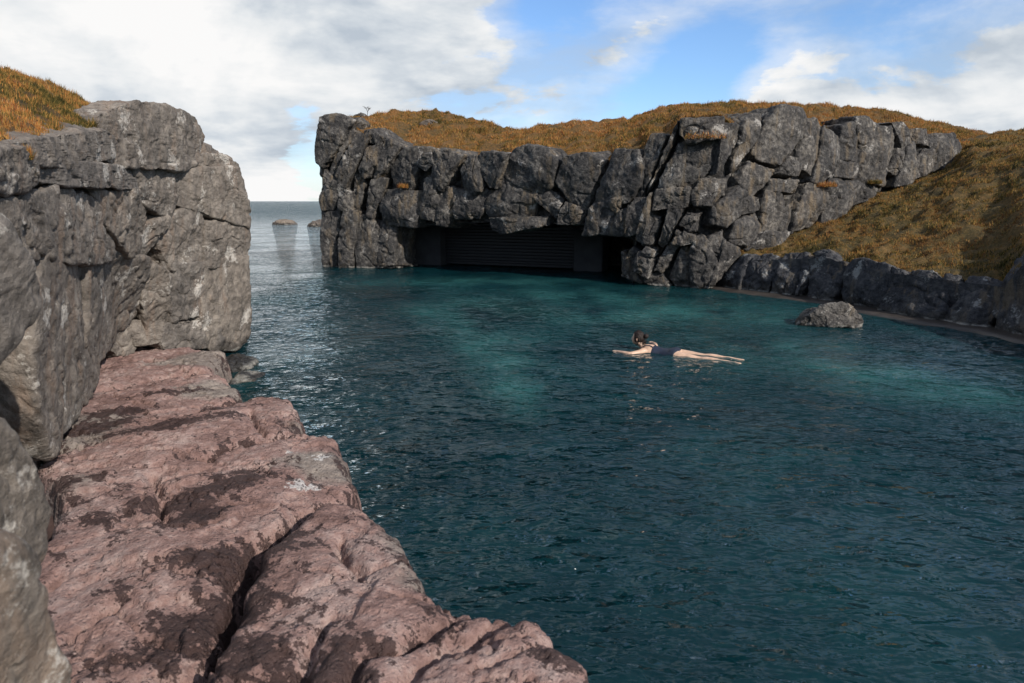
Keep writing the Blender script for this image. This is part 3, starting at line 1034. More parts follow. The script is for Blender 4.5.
noisy_wall('core_rock', [(-60, 150), (0, 150), (30, 142), (90, 134), (100, 126), (118, 110), (188, 124), (206, 150), (236, 166), (244, 180)],
           [(-60, 480), (30, 470), (66, 450), (86, 400), (106, 356), (200, 356), (246, 352)], lambda v: np.maximum(left_depth(v), foot_depth(v)), .35, M_LEFT, left_cliff, 200, 90, .08, 12)
for k, (z0, z1) in enumerate([(-.4, 1.0), (.9, 1.9), (1.8, 2.75)]):
    for j in range(2):
        x0 = -4.0 - 1.4 * j
        y_ = 10.2 - .1 * j
        V, Fq = rock_block([(x0, y_, z0), (x0 - 1.5, y_, z0), (x0 - 1.5, y_, z1 + .2 * j), (x0, y_, z1)], (0, 1, 0), .1, 1.2, 14, 26, .9, .8, 950 + k * 2 + j)
        mesh_obj('rock_block', V, Fq, M_LEFT, left_cliff)

# boulders standing close by on the left, in front of that cliff
NEAR = [
    ([(-60,200),(0,210),(22,250),(39,290),(37,316),(20,338),(-4,364),(-60,385)], 2.7, 'shadowed grey boulder overhanging a dark hollow at the left edge', 41),
    ([(-90,380),(0,404),(26,438),(46,480),(60,512),(46,560),(-90,600)], 1.9, 'smooth grey boulder close by at the lower left edge, upper of two', 42),
    ([(-120,545),(4,530),(36,575),(62,640),(88,700),(80,800),(-120,800)], 1.45, 'smooth grey boulder nearest the camera in the bottom left corner', 43),
]
for poly, Yd, lab, sd in NEAR:
    W3 = [P(px, py, Yd + (px - 20) * 0.0035 * Yd / 2) for px, py in poly]
    V, Fq = rock_block(W3, (1, -.35, .3), front=.10, back=.9, p=12, n=64, amp=.4, size=.45, seed=sd, grow=1.12, tilt=.12)
    tag(mesh_obj('boulder', V, Fq, M_LEFT), lab, 'boulder')

# ------------------------------------------------------------------ red ledge
def seg_dist(p, a, b):
    ab = b - a
    t = np.clip(((p - a) @ ab) / (ab @ ab + 1e-12), 0, 1)
    return np.linalg.norm(p - (a + t[:, None] * ab), axis=1)


def poly_sd(p, poly):
    d = np.full(len(p), 1e9)
    inside = np.zeros(len(p), bool)
    n = len(poly)
    for i in range(n):
        a, b = poly[i], poly[(i + 1) % n]
        d = np.minimum(d, seg_dist(p, a, b))
        cond = (a[1] > p[:, 1]) != (b[1] > p[:, 1])
        xx = (b[0] - a[0]) * (p[:, 1] - a[1]) / (b[1] - a[1] + 1e-12) + a[0]
        inside ^= cond & (p[:, 0] < xx)
    return np.where(inside, d, -d)


WETP = [(205,495,.28,.13,1.0),(190,520,.12,.08,.8),(232,560,.18,.12,1.0),(215,610,.16,.13,.95),(255,600,.08,.08,.3),(120,412,.25,.08,.9),(95,425,.2,.10,.9),(165,425,.35,.10,.9),(225,407,.2,.05,.7),
        (185,645,.13,.12,.75),(140,655,.12,.12,.6),(140,585,.1,.1,.45),(265,650,.15,.13,.85),(300,675,.16,.12,.85),(180,392,.3,.08,.7),(300,530,.12,.05,.6),(70,482,.15,.06,.9),(100,495,.15,.04,.5),(250,470,.2,.05,.6),
        (345,520,.06,.08,.3),(230,665,.1,.08,.8),(425,635,.10,.05,.6),(380,650,.10,.05,.5),(540,655,.05,.05,.6),(350,590,.1,.05,.35),(100,550,.1,.06,.4)]
WHITEP = [(300,485,.10,.07,1.0),(322,458,.08,.06,.9),(288,455,.07,.04,.7),(215,372,.1,.06,.5),(285,395,.08,.05,.5)]
GREYP = [(345,462,.25,.2,.8),(300,420,.2,.15,.6),(232,386,.3,.2,.9),(208,358,.4,.3,.9),(400,530,.08,.25,.7),(425,575,.1,.1,.7),(70,430,.3,.3,.9),(45,490,.2,.2,.5)]
SLABS = [
    ([(84,366),(109,348),(157,344),(193,345),(228,351),(208,369),(168,374),(84,394)], 0.34, [], 'flat pinkish rock slab at the foot of the grey cliff, farthest of the ledge'),
    ([(60,420),(84,393),(168,375),(216,369),(240,384),(237,395),(203,408),(127,434),(62,446),(40,440)], 0.38, [], 'pinkish slab with dark hollows and a grey tip, second from the far end'),
    ([(30,462),(60,447),(183,413),(263,389),(293,393),(307,421),(289,433),(236,444),(205,453),(145,466),(42,478)], 0.40, [[(250,408),(255,420),(262,432)]],
     'narrow red slab with a rounded waterside nose and a long dark channel'),
    ([(20,560),(60,508),(42,478),(165,446),(205,455),(232,443),(290,433),(329,434),(345,455),(356,475),(345,487),(303,507),(258,540),(236,580),(218,635),(185,700),(120,780),(0,780)], 0.39,
     [[(62,640),(120,603)], [(145,483),(207,462)], [(155,470),(163,500),(165,520)], [(0,600),(60,570)]],
     'broad pink slab with large dark stains and white splashes on its waterside end'),
    ([(344,488),(380,511),(410,546),(430,571),(437,584),(470,597),(545,615),(570,641),(608,686),(660,760),(640,900),(140,900),(192,700),(224,630),(242,580),(265,542),(307,509)], 0.47,
     [[(346,690),(359,660),(406,645),(453,609)], [(406,690),(432,652),(475,630),(522,609)], [(342,536),(348,557),(363,572)], [(290,690),(303,639),(325,617)], [(430,585),(440,592),(455,600)]],
     'largest red cracked slab in the foreground, jutting out over the water'),
    ([(176,705),(205,655),(226,660),(242,670),(252,705),(240,760),(150,760)], 0.49, [], 'small red rock wedged in the bottom of the dark crack between the two largest slabs'),
]
for i, (poly, zt_, grooves, lab) in enumerate(SLABS):
    pw = np.array([PZ(px, py, zt_)[:2] for px, py in poly])
    st = 0.0125
    lo = pw.min(0) - .2
    hi = pw.max(0) + .2
    gx = np.arange(lo[0], hi[0], st)
    gy = np.arange(lo[1], hi[1], st)
    X, Y = np.meshgrid(gx, gy)
    p2 = np.stack([X.ravel(), Y.ravel()], 1)
    p3 = np.concatenate([p2, np.full((len(p2), 1), i * 3.7)], 1)
    wx = 0.05 * fbm(p3 / .35, 5, 3, .6)
    wy = 0.05 * fbm(p3 / .35 + 9, 5, 4, .6)
    sd = poly_sd(p2 + np.stack([wx, wy], 1), pw) - .016
    RR = 0.075
    dd = np.clip(sd, 0, RR)
    zz = zt_ - 0.75 * (RR - np.sqrt(np.maximum(RR * RR - (RR - dd) ** 2, 0)))
    zz += 0.05 * (1 - np.exp(-np.clip(sd, 0, 2) / .3)) - 0.03
    zz -= np.clip(-sd, 0, 1) * 5.5
    zz += 0.034 * fbm(p3 / .9, 2, 21 + i) + 0.009 * fbm(p3 / .22, 3, 23)
    f1, f2, cid = worley(p3 / .30 + 0.35 * fbm(p3 / .2, 2, 2)[:, None], 4)
    zz += 0.040 * (cid - .5)
    _, _, cid = worley(p3 * [1.5, 1, 1] / .13 + 0.4 * fbm(p3 / .1, 2, 12)[:, None], 14)
    zz += 0.018 * (cid - .5) * (gnoise(p3 / .5, 18) > -.15)
    zz += 0.006 * fbm(p3 / .06, 4, 29, .65)
    g1, g2, _ = worley(p3 * [1, 1.6, 1] / .62 + .3 * fbm(p3 / .25, 4, 41, .6)[:, None], 9)
    zz -= .030 * np.exp(-((g2 - g1) / .035) ** 2) * (gnoise(p3 / .6, 43) > .0)
    f1, _, _ = worley(p3 / .045, 6)
    zz -= 0.008 * np.clip(.55 - f1, 0, 1) * (gnoise(p3 / .3, 8) > -.1)
    for g in grooves:
        gw = [PZ(px, py, zt_)[:2] for px, py in g]
        dmin = np.full(len(p2), 9.0)
        for a, b in zip(gw[:-1], gw[1:]):
            dmin = np.minimum(dmin, seg_dist(p2 + np.stack([wx, wy], 1) * .9, a, b))
        zz -= 0.055 * np.exp(-(dmin / .022) ** 2) + .025 * np.exp(-(dmin / .07) ** 2)

    def field(lst):
        v = np.zeros(len(p2))
        for px, py, rx, ry, a in lst:
            c = PZ(px, py, zt_)[:2]
            ang = R(35)
            d = p2 - c
            u = d[:, 0] * math.cos(ang) + d[:, 1] * math.sin(ang)
            v_ = -d[:, 0] * math.sin(ang) + d[:, 1] * math.cos(ang)
            v = np.maximum(v, a * np.exp(-((u / rx / 1.6) ** 2 + (v_ / ry / 1.5) ** 2)))
        return v
    wet = np.maximum(field(WETP) * 1.0, 0.40 * np.exp(-np.clip(sd, 0, 9) / .09)) + [.04, .1, .13, .13, .16, .12][i]
    white = field(WHITEP)
    grey = field(GREYP)
    keep = sd > -0.22
    idx = np.full(len(p2), -1)
    Fq = grid_faces(len(gy), len(gx))
    ok = keep[Fq].all(1)
    Fq = Fq[ok]
    used = np.unique(Fq)
    idx[used] = np.arange(len(used))
    V = np.concatenate([p2, zz[:, None]], 1)[used]
    o = mesh_obj('rock_slab', V, idx[Fq], M_RED, attrs={'wet': wet[used], 'white': white[used], 'grey': grey[used]})
    tag(o, lab, 'rock slab', kind='thing')

# bedrock under the slabs
bpoly = [(60,372),(110,352),(190,352),(222,358),(226,382),(285,402),(292,422),(320,448),(330,478),(395,545),(430,590),(530,625),(590,690),(640,900),(-100,900),(-60,520),(0,440)]
pw = np.array([PZ(px, py, .3)[:2] for px, py in bpoly])
lo, hi = pw.min(0) - .3, pw.max(0) + .3
gx, gy = np.arange(lo[0], hi[0], .04), np.arange(lo[1], hi[1], .04)
X, Y = np.meshgrid(gx, gy)
p2 = np.stack([X.ravel(), Y.ravel()], 1)
p3 = np.concatenate([p2, np.zeros((len(p2), 1))], 1)
sd = poly_sd(p2, pw)
zz = 0.16 - np.clip(.15 - sd, 0, 1) * 2.5 + .03 * fbm(p3 / .3, 4, 6)
Fq = grid_faces(len(gy), len(gx))
Fq = Fq[(sd > -.3)[Fq].all(1)]
used = np.unique(Fq)
idx = np.full(len(p2), -1)
idx[used] = np.arange(len(used))
tag(mesh_obj('bedrock', np.concatenate([p2, zz[:, None]], 1)[used], idx[Fq], M_BRUSH), kind='structure')

# ------------------------------------------------------------------ hills and their grass
def loft(curves, nsub, ncols):
    """curves: list of (ncols,3) rows; smooth rows in between"""
    rows = []
    for k in range(len(curves) - 1):
        for t in np.linspace(0, 1, nsub[k], endpoint=(k == len(curves) - 2)):
            rows.append(curves[k] * (1 - t) + curves[k + 1] * t)
    return np.array(rows)


def heath(name, rows, amp=0.10, seed=0, mat=None):
    V = rows.reshape(-1, 3).copy()
    V[:, 2] += amp * fbm(V / 0.8, 4, seed) * 1.0 + amp * 0.9 * fbm(V / .3, 2, seed + 3)
    o = mesh_obj(name, V, grid_faces(rows.shape[0], rows.shape[1]), mat or M_SOIL)
    tag(o, kind='structure')
    return V.reshape(rows.shape)


def blades(name, surf, count, hmin, hmax, width, green=0.0, seed=0, greenf=None, weight=None, clump=0.4):
    r = np.random.default_rng(seed)
    nr, nc = surf.shape[:2]
    A = surf[:-1, :-1]
    e1 = surf[1:, :-1] - A
    e2 = surf[:-1, 1:] - A
    nrm_ = np.cross(e2, e1)
    area = np.linalg.norm(nrm_, axis=2)
    wgt = area.copy()
    if weight is not None:
        wgt = wgt * weight(A)
    cdf = np.cumsum(wgt.ravel())
    k = np.searchsorted(cdf, r.random(count) * cdf[-1]).clip(0, wgt.size - 1)
    ii, jj = k // (nc - 1), k % (nc - 1)
    u, v = r.random(count)[:, None], r.random(count)[:, None]
    base = (surf[ii, jj] * (1 - u) * (1 - v) + surf[ii + 1, jj] * u * (1 - v) + surf[ii, jj + 1] * (1 - u) * v + surf[ii + 1, jj + 1] * u * v)
    cl = fbm(base / clump, 3, seed + 5)
    keep = cl > -0.32 + 0.34 * r.random(count)
    base, cl = base[keep], cl[keep]
    n = len(base)
    h = (hmin + (hmax - hmin) * r.random(n) ** 1.6) * np.clip(.75 + 1.3 * cl, .3, 2.2)
    az = r.random(n) * 2 * math.pi
    lean = np.abs(r.normal(.55, .7, n)).clip(0, 1.7)
    tip = base + np.stack([np.cos(az) * np.sin(lean), np.sin(az) * np.sin(lean), np.cos(lean)], 1) * h[:, None]
    pa = az + math.pi / 2 + r.normal(0, .6, n)
    side = np.stack([np.cos(pa), np.sin(pa), r.normal(0, .15, n)], 1) * (width * r.uniform(.6, 1.5, n))[:, None]
    base = base - [0, 0, .015]
    V = np.empty((n * 3, 3))
    V[0::3], V[1::3], V[2::3] = base - side, base + side, tip
    tint = np.repeat(r.random(n), 3)
    gr = np.full(n, green) if greenf is None else greenf(base)
    o = mesh_obj(name, V, np.arange(n * 3).reshape(-1, 3), M_GRASS, smooth=False, attrs={'tint': tint, 'green': np.repeat(gr, 3)})
    tag(o, kind='stuff')
    return o


# far hill above the dark cliff
NCOL = 220
pxs = np.linspace(336, 1016, NCOL)
rimx, rimy = [p[0] for p in rim] + [985, 1016], [p[1] for p in rim] + [142, 150]
skyx = [336, 352, 366, 376, 395, 420, 445, 470, 500, 520, 545, 580, 605, 630, 645, 660, 690, 720, 760, 800, 840, 870, 900, 925, 960, 985, 1016]
skyy = [119, 117, 114.5, 113, 110, 108.5, 111, 116.5, 125, 128, 123, 119.5, 119.5, 117, 112, 106.5, 103.5, 102, 102.5, 103.5, 105, 107.5, 112, 118.5, 127, 132, 142]
ry_ = np.interp(pxs, rimx, rimy)
sy_ = np.interp(pxs, skyx, skyy)
ry_ = np.maximum(ry_, sy_ + 1.0)
dr = far_depth(pxs)
run = np.interp(pxs, [336, 360, 420, 520, 640, 720, 800, 985], [1.2, 2.5, 5.5, 4.0, 5.5, 6.5, 6.5, 5.0])
c0 = np.array([P(x, y + 9, d + .55) for x, y, d in zip(pxs, ry_, dr)])
c1 = np.array([P(x, y + 1.5, d + .42) for x, y, d in zip(pxs, ry_, dr)])
c2 = np.array([P(x, y * .45 + s * .55, d + .42 + rn * .5) for x, y, s, d, rn in zip(pxs, ry_, sy_, dr, run)])
c3 = np.array([P(x, s + 1.2, d + rn) for x, s, d, rn in zip(pxs, sy_, dr, run)])
c4 = c3 + np.array([0, 2.5, -.25])
c5 = c3 + np.array([0, 9.0, -3.0])
c6 = c3 + np.array([0, 14.0, -7.0])
S_far = heath('hill', loft([c0, c1, c2, c3, c4, c5, c6], [5, 26, 26, 8, 8, 5], NCOL), 0.11, 3)
vis = S_far[3:66]
blades('grass', vis, 360000, .03, .11, .009, seed=1, greenf=lambda b: np.clip(.25 + .9 * gnoise(b / 1.7 + 4, 3), 0, .8), clump=.5)

# slope on the right between the low wall and the upper cliff
pxs = np.linspace(722, 1260, 170)
wx_ = [722, 755, 790, 815, 832, 850, 890, 915, 945, 970, 1004, 1024, 1060, 1260]
wy_ = [257, 257, 257, 254, 252, 264, 268, 274, 279, 281, 284, 266, 272, 300]
bx_ = [722, 745, 760, 790, 820, 850, 880, 905, 930, 956, 975, 1000, 1024, 1060, 1180]
by_ = [252, 250, 247, 234, 224, 208, 194, 185, 173, 157, 141, 131.5, 130, 129, 132]
slope_top_d = lin([722, 760, 955, 1000, 1180], [16.75, 17.4, 21.2, 22.3, 24.0])
wy2 = np.interp(pxs, wx_, wy_)
by2 = np.interp(pxs, bx_, by_)
a0 = np.array([P(x, y + 30, low_depth(x) + .80) for x, y in zip(pxs, wy2)])
a1 = np.array([P(x, y, low_depth(x) + .70) for x, y in zip(pxs, wy2)])
a3 = np.array([P(x, y, slope_top_d(x) + .1) for x, y in zip(pxs, by2)])
a2 = a1 * .5 + a3 * .5
a2[:, 2] += 0.06 * np.linalg.norm(a3 - a1, axis=1) * np.clip((pxs - 800) / 150, 0, 1) * .5
a4 = a3 + np.array([0.2, 1.2, -.0])
a5 = a3 + np.array([1.0, 8.0, -3.0])
S_right = heath('hill', loft([a0, a1, a2, a3, a4, a5], [6, 45, 45, 6, 6], 170), 0.11, 9, M_TURF)
blades('grass', S_right[5:99], 300000, .025, .085, .008, seed=2, greenf=lambda b: np.clip(.85 + .4 * gnoise(b / 1.5, 3), .4, 1), clump=.35)

# heath on top of the left cliff
NC2 = 120
tpx = np.linspace(-160, 112, NC2)
ey = np.interp(tpx, [-160, -60, 0, 10, 30, 56, 88, 100, 112], [140, 141, 143, 143, 139, 134, 131, 124, 112])
sy = np.interp(tpx, [-160, -60, 0, 20, 40, 60, 80, 100, 112], [40, 50, 66, 71, 77, 86, 95, 106, 114])
ed = np.array([left_depth(x) for x in tpx])
b0 = np.array([P(x, y + 12, d + .22) for x, y, d in zip(tpx, ey, ed)])
b1 = np.array([P(x, y - 2, d + .10) for x, y, d in zip(tpx, ey, ed)])
b2 = np.array([P(x, max(s + 1, y * .4 + s * .6), d + .10 + 1.5) for x, y, s, d in zip(tpx, ey, sy, ed)])
b3 = np.array([P(x, s + 3, d + 3.0) for x, s, d in zip(tpx, sy, ed)])
b4 = b3 + np.array([-1.0, 1.5, -.1])
b5 = b3 + np.array([-4.0, 6.0, -2.5])
S_left = heath('hill', loft([b0, b1, b2, b3, b4, b5], [4, 30, 30, 8, 6], NC2), 0.05, 14)
blades('grass', S_left[2:70], 170000, .02, .06, .0035, seed=3, greenf=lambda b: np.clip(.25 + .8 * gnoise(b / .5, 3), 0, .8), clump=.12)


# tufts rooted in cracks of the cliffs
def tuft(px, py, Yd, rad, h, n, label, seed, green=0.1, w_=0.006, flat=1.0):
    r = np.random.default_rng(seed)
    c = P(px, py, Yd)
    th = r.random(n) * 2 * math.pi
    rr = np.sqrt(r.random(n)) * rad
    base = c + np.stack([np.cos(th) * rr * flat, np.sin(th) * rr * .5, np.abs(r.normal(0, rad * .12, n))], 1)
    az = r.random(n) * 2 * math.pi
    lean = np.abs(r.normal(0, .7, n))
    hh = h * r.uniform(.4, 1, n)
    tip = base + np.stack([np.cos(az) * np.sin(lean), np.sin(az) * np.sin(lean), np.cos(lean)], 1) * hh[:, None]
    side = np.stack([np.cos(az + 1.57), np.sin(az + 1.57), 0 * az], 1) * w_
    V = np.empty((n * 3, 3))
    V[0::3], V[1::3], V[2::3] = base - side, base + side, tip
    o = mesh_obj('grass_tuft', V, np.arange(3 * n).reshape(-1, 3), M_GRASS, smooth=False,
                 attrs={'tint': np.repeat(r.random(n), 3), 'green': np.full(3 * n, green)})
    tag(o, label, 'grass tuft', 'tufts growing in rock cracks')


tuft(20, 160, left_depth(20) - .12, .07, .09, 700, 'brown grass tuft in the upper crack near the left edge of the grey cliff', 1, 0, .003)
tuft(22, 178, left_depth(22) - .12, .05, .08, 500, 'brown grass tuft in the grey cliff crack, just below the other brown tuft', 2, 0, .003)
tuft(403, 188, far_depth(403) - .22, .16, .16, 500, 'yellow tuft on the big block over the left end of the cave', 3, 0)
tuft(705, 139, far_depth(705) - .12, .5, .08, 900, 'rusty red strip of plants on a high ledge of the dark cliff', 4, 0, .008, 1.0)
tuft(825, 187, far_depth(825) - .25, .3, .12, 900, 'orange tuft on the ledge below the right-hand columns', 5, 0)
tuft(875, 184, far_depth(875) - .3, .2, .14, 600, 'green tuft at the foot of the right-hand columns', 6, 1.0)

# ------------------------------------------------------------------ cave fittings
def box_bm(bm, lo, hi, M=None):
    v = [bm.verts.new((x, y, z_)) for x in (lo[0], hi[0]) for y in (lo[1], hi[1]) for z_ in (lo[2], hi[2])]
    for f in ((0, 1, 3, 2), (4, 6, 7, 5), (0, 4, 5, 1), (2, 3, 7, 6), (0, 2, 6, 4), (1, 5, 7, 3)):
        bm.faces.new([v[k] for k in f])


def bm_obj(name, bm, mat, parent=None, loc=(0, 0, 0), rot=(0, 0, 0), smooth=False):
    bmesh.ops.recalc_face_normals(bm, faces=bm.faces)
    me = D.meshes.new(name)
    bm.to_mesh(me)
    bm.free()
    if smooth:
        for f in me.polygons:
            f.use_smooth = True
    me.materials.append(mat)
    o = D.objects.new(name, me)
    COL.objects.link(o)
    o.parent = parent
    o.location = loc
    o.rotation_euler = rot
    return o


sl = P(446, 262, 23.2)
sr = P(574, 266, 21.4)
ang = math.atan2(sr[1] - sl[1], sr[0] - sl[0])
ln = math.hypot(sr[1] - sl[1], sr[0] - sl[0])
sh = empty('roller_shutter', (sl[0], sl[1], 0), 'dark horizontally ribbed shutter closing the back of the cave', 'shutter')
sh.rotation_euler = (0, 0, ang)
bm = bmesh.new()
nsl = 14
for k in range(nsl):                      # slats with a bevelled lip each
    z0 = .12 + k * .1
    prof = [(0, z0), (-.03, z0 + .012), (-.03, z0 + .06), (0, z0 + .085), (0, z0 + .1)]
    for (ya, za), (yb_, zb) in zip(prof[:-1], prof[1:]):
        v = [bm.verts.new(c) for c in ((0, ya, za), (ln, ya, za), (ln, yb_, zb), (0, yb_, zb))]
        bm.faces.new(v)
bm_obj('slat_panel', bm, M_SHUT, sh)
for x in (-.06, ln):
    bm = bmesh.new()
    box_bm(bm, (x, -.07, -.2), (x + .06, .05, 1.5))
    bmesh.ops.bevel(bm, geom=bm.edges[:], offset=.008, segments=2, affect='EDGES')
    bm_obj('guide_rail', bm, M_SHUT, sh)
bm = bmesh.new()
box_bm(bm, (0, -.05, .04), (ln, .03, .115))
bmesh.ops.bevel(bm, geom=bm.edges[:], offset=.01, segments=2, affect='EDGES')
bm_obj('bottom_rail', bm, M_SHUT, sh)
for (xa, xb, lab) in [(416, 445, 'plain concrete pier on the left of the ribbed shutter in the cave'), (575, 606, 'plain concrete pier on the right of the ribbed shutter in the cave')]:
    a = P(xa, 262, np.interp(xa, [446, 574], [23.1, 21.3]) + (-.1 if xa > 500 else .25))
    b_ = P(xb, 264, np.interp(xb, [446, 574], [23.1, 21.3]) - .1)
    bm = bmesh.new()
    wd = math.hypot(b_[0] - a[0], b_[1] - a[1]) - .06
    box_bm(bm, (0, -.12, -.6), (wd, .6, 1.46))
    bmesh.ops.bevel(bm, geom=bm.edges[:], offset=.02, segments=2, affect='EDGES')
    o = bm_obj('concrete_pier', bm, M_CONC, None, (a[0], a[1], 0), (0, 0, ang))
    tag(o, lab, 'concrete pier')

# twiggy dead shrub on the far hilltop
bm = bmesh.new()
r = random.Random(5)
def twig(a, dirn, ln_, rad, depth):
    b_ = a + dirn * ln_
    ret = bmesh.ops.create_cone(bm, cap_ends=True, segments=5, radius1=rad, radius2=rad * .6, depth=ln_)
    q = dirn.to_track_quat('Z', 'Y').to_matrix().to_4x4()
    q.translation = (a + b_) / 2
    bmesh.ops.transform(bm, matrix=q, verts=ret['verts'])
    if depth:
        for _ in range(4):
            nd = (dirn + Vector((r.gauss(0, .6), r.gauss(0, .6), r.gauss(.1, .35)))).normalized()
            twig(a + dirn * ln_ * r.uniform(.5, 1), nd, ln_ * r.uniform(.45, .75), rad * .6, depth - 1)
twig(Vector((0, 0, -.05)), Vector((.15, 0, 1)).normalized(), .2, .012, 3)
k = int(np.argmin(np.abs(np.linspace(336, 1016, NCOL) - 367)))
sp_ = S_far[57, k]
tag(bm_obj('dead_shrub', bm, M_TWIG, None, tuple(P(367, 115.5, sp_[1] - .2)), (0, 0, 0)), 'tiny bare twiggy shrub on the hilltop against the sky', 'shrub')
# half-buried stones in that heath
for (px, py, sx_, lab, sd) in [(429, 124, .42, 'brown stone half buried in the orange heath on top of the dark cliff', 5), (360, 114.6, .26, 'flat dark stone on the seaward crest of the hill', 6)]:
    d_ = S_far.reshape(-1, 3)
    tgt = ray(px, py)
    dd = d_ - np.array([0, 0, CAM_H])
    dd = dd / np.linalg.norm(dd, axis=1)[:, None]
    c = d_[np.argmax(dd @ (tgt / np.linalg.norm(tgt)))]
    h_ = sx_ * .42
    V, Fq = rock_block([c + [-sx_, 0, -h_ * .6], c + [-sx_ * .8, 0, h_ * .3], c + [0, 0, h_], c + [sx_ * .8, 0, h_ * .3], c + [sx_, 0, -h_ * .6]], (0, -1, 0), .2, .3, 7, 22, .8, .5, 60 + sd)
    tag(mesh_obj('stone', V, Fq, M_SEA if sd == 5 else M_FAR), lab, 'stone')

# ------------------------------------------------------------------ swimmer
def ring_tube(bm, pts, rad, seg=16, up=Vector((0, 0, 1))):
    pts = [Vector(p) for p in pts]
    rings = []
    for i, p in enumerate(pts):
        d = (pts[min(i + 1, len(pts) - 1)] - pts[max(i - 1, 0)]).normalized()
        u = up if abs(d.dot(up)) < .9 else Vector((1, 0, 0))
        s = d.cross(u).normalized()
        n = s.cross(d).normalized()
        ra, rb = rad[i] if hasattr(rad[i], '__len__') else (rad[i], rad[i])
        rings.append([bm.verts.new(p + s * (ra * math.cos(2 * math.pi * k / seg)) + n * (rb * math.sin(2 * math.pi * k / seg))) for k in range(seg)])
    for a, b in zip(rings[:-1], rings[1:]):
        for k in range(seg):
            bm.faces.new((a[k], a[(k + 1) % seg], b[(k + 1) % seg], b[k]))
    bm.faces.new(rings[0][::-1])
    bm.faces.new(rings[-1])


def ball(bm, c, r3, seg=16):
    ret = bmesh.ops.create_uvsphere(bm, u_segments=seg, v_segments=seg // 2 + 2, radius=1)
    for v in ret['verts']:
        v.co = Vector((v.co.x * r3[0] + c[0], v.co.y * r3[1] + c[1], v.co.z * r3[2] + c[2]))


head_w = PZ(638, 349.5, 0)
feet_w = PZ(742, 360.5, 0)
hd = Vector(head_w - feet_w)
heading = math.atan2(hd.y, hd.x)
L_all = hd.length
mid = feet_w + (head_w - feet_w) * (1.06 / 1.66)
sw = empty('person', (mid[0], mid[1], -0.011), 'dark-haired person in a navy swimsuit swimming on their front across the pool', 'person')
sw.rotation_euler = (0, 0, heading)
sc_ = L_all / 1.66
sw.scale = (sc_, sc_, sc_)
bm = bmesh.new()
# trunk
ring_tube(bm, [(-.10, 0, -.025), (0, 0, -.015), (.10, 0, -.02), (.20, 0, -.012), (.30, 0, .0), (.40, 0, .015), (.47, 0, .03), (.51, 0, .045)],
          [(.14, .09), (.172, .105), (.150, .092), (.128, .085), (.142, .095), (.165, .105), (.14, .09), (.08, .065)], 24)
ring_tube(bm, [(.46, 0, .04), (.53, 0, .085), (.585, 0, .135)], [.066, .052, .055], 14)        # neck
ball(bm, (.605, 0, .205), (.094, .074, .112), 24)                                               # skull
ball(bm, (.635, 0, .165), (.070, .058, .075), 20)                                               # jaw
ring_tube(bm, [(.690, 0, .225), (.706, 0, .197), (.716, 0, .185), (.690, 0, .178)], [.010, .013, .015, .012], 10)   # nose
ball(bm, (.692, 0, .150), (.012, .022, .006), 10)
ball(bm, (.690, 0, .141), (.012, .020, .006), 10)
for s in (-1, 1):
    ball(bm, (.600, s * .076, .195), (.020, .010, .032), 10)                                    # ears
    ball(bm, (.686, s * .032, .215), (.012, .018, .006), 10)                                    # brow
    ball(bm, (-.02, s * .075, .015), (.11, .080, .085), 18)                                     # seat
    ring_tube(bm, [(-.02, s * .088, -.02), (-.12, s * .098, -.016), (-.28, s * .108, -.020), (-.42, s * .116, -.020), (-.47, s * .118, -.020),
                   (-.56, s * .122, -.012), (-.64, s * .125, -.010), (-.76, s * .130, -.012), (-.85, s * .132, -.012), (-.90, s * .132, -.016)],
              [(.092, .09), (.090, .086), (.074, .072), (.056, .055), (.053, .052), (.057, .055), (.052, .050), (.037, .036), (.032, .036), (.030, .034)], 16)
    ring_tube(bm, [(-.87, s * .132, -.018), (-.93, s * .134, -.020), (-1.0, s * .134, -.014), (-1.055, s * .134, -.008), (-1.07, s * .134, -.008)],
              [(.030, .036), (.034, .034), (.040, .022), (.036, .014), (.022, .009)], 12)
    for k in range(5):                                                                          # toes
        ring_tube(bm, [(-1.05, s * (.134 + (k - 2) * .014), -.008), (-1.085 + .006 * abs(k - 1), s * (.134 + (k - 2) * .014), -.006)], [.008, .006], 8)
ball(bm, (.46, .15, .03), (.065, .06, .055), 16)
ball(bm, (.46, -.15, .03), (.065, .06, .055), 16)


def arm(pts, rad, hdir, palm_up):
    ring_tube(bm, pts, rad, 14)
    w0 = Vector(pts[-1])
    h = Vector(hdir).normalized()
    side = h.cross(Vector((0, 0, 1))).normalized()
    ring_tube(bm, [w0 - h * .01, w0 + h * .04, w0 + h * .085], [(.024, .018), (.038, .014), (.040, .012)], 12)
    for k, (o_, l_) in enumerate([(-.030, .062), (-.010, .076), (.010, .072), (.029, .056)]):
        a = w0 + h * .080 + side * o_
        b1_ = a + h * (l_ * .55) + side * (o_ * .12)
        c_ = b1_ + h * (l_ * .42) + Vector((0, 0, -.010)) + side * (o_ * .10)
        ring_tube(bm, [a - h * .01, a, b1_, c_], [.0095, .0095, .0085, .0065], 8)
    t0 = w0 + h * .022 - side * (.024 * palm_up)
    ring_tube(bm, [t0, t0 + h * .028 - side * (.026 * palm_up), t0 + h * .058 - side * (.034 * palm_up)], [.012, .011, .008], 8)


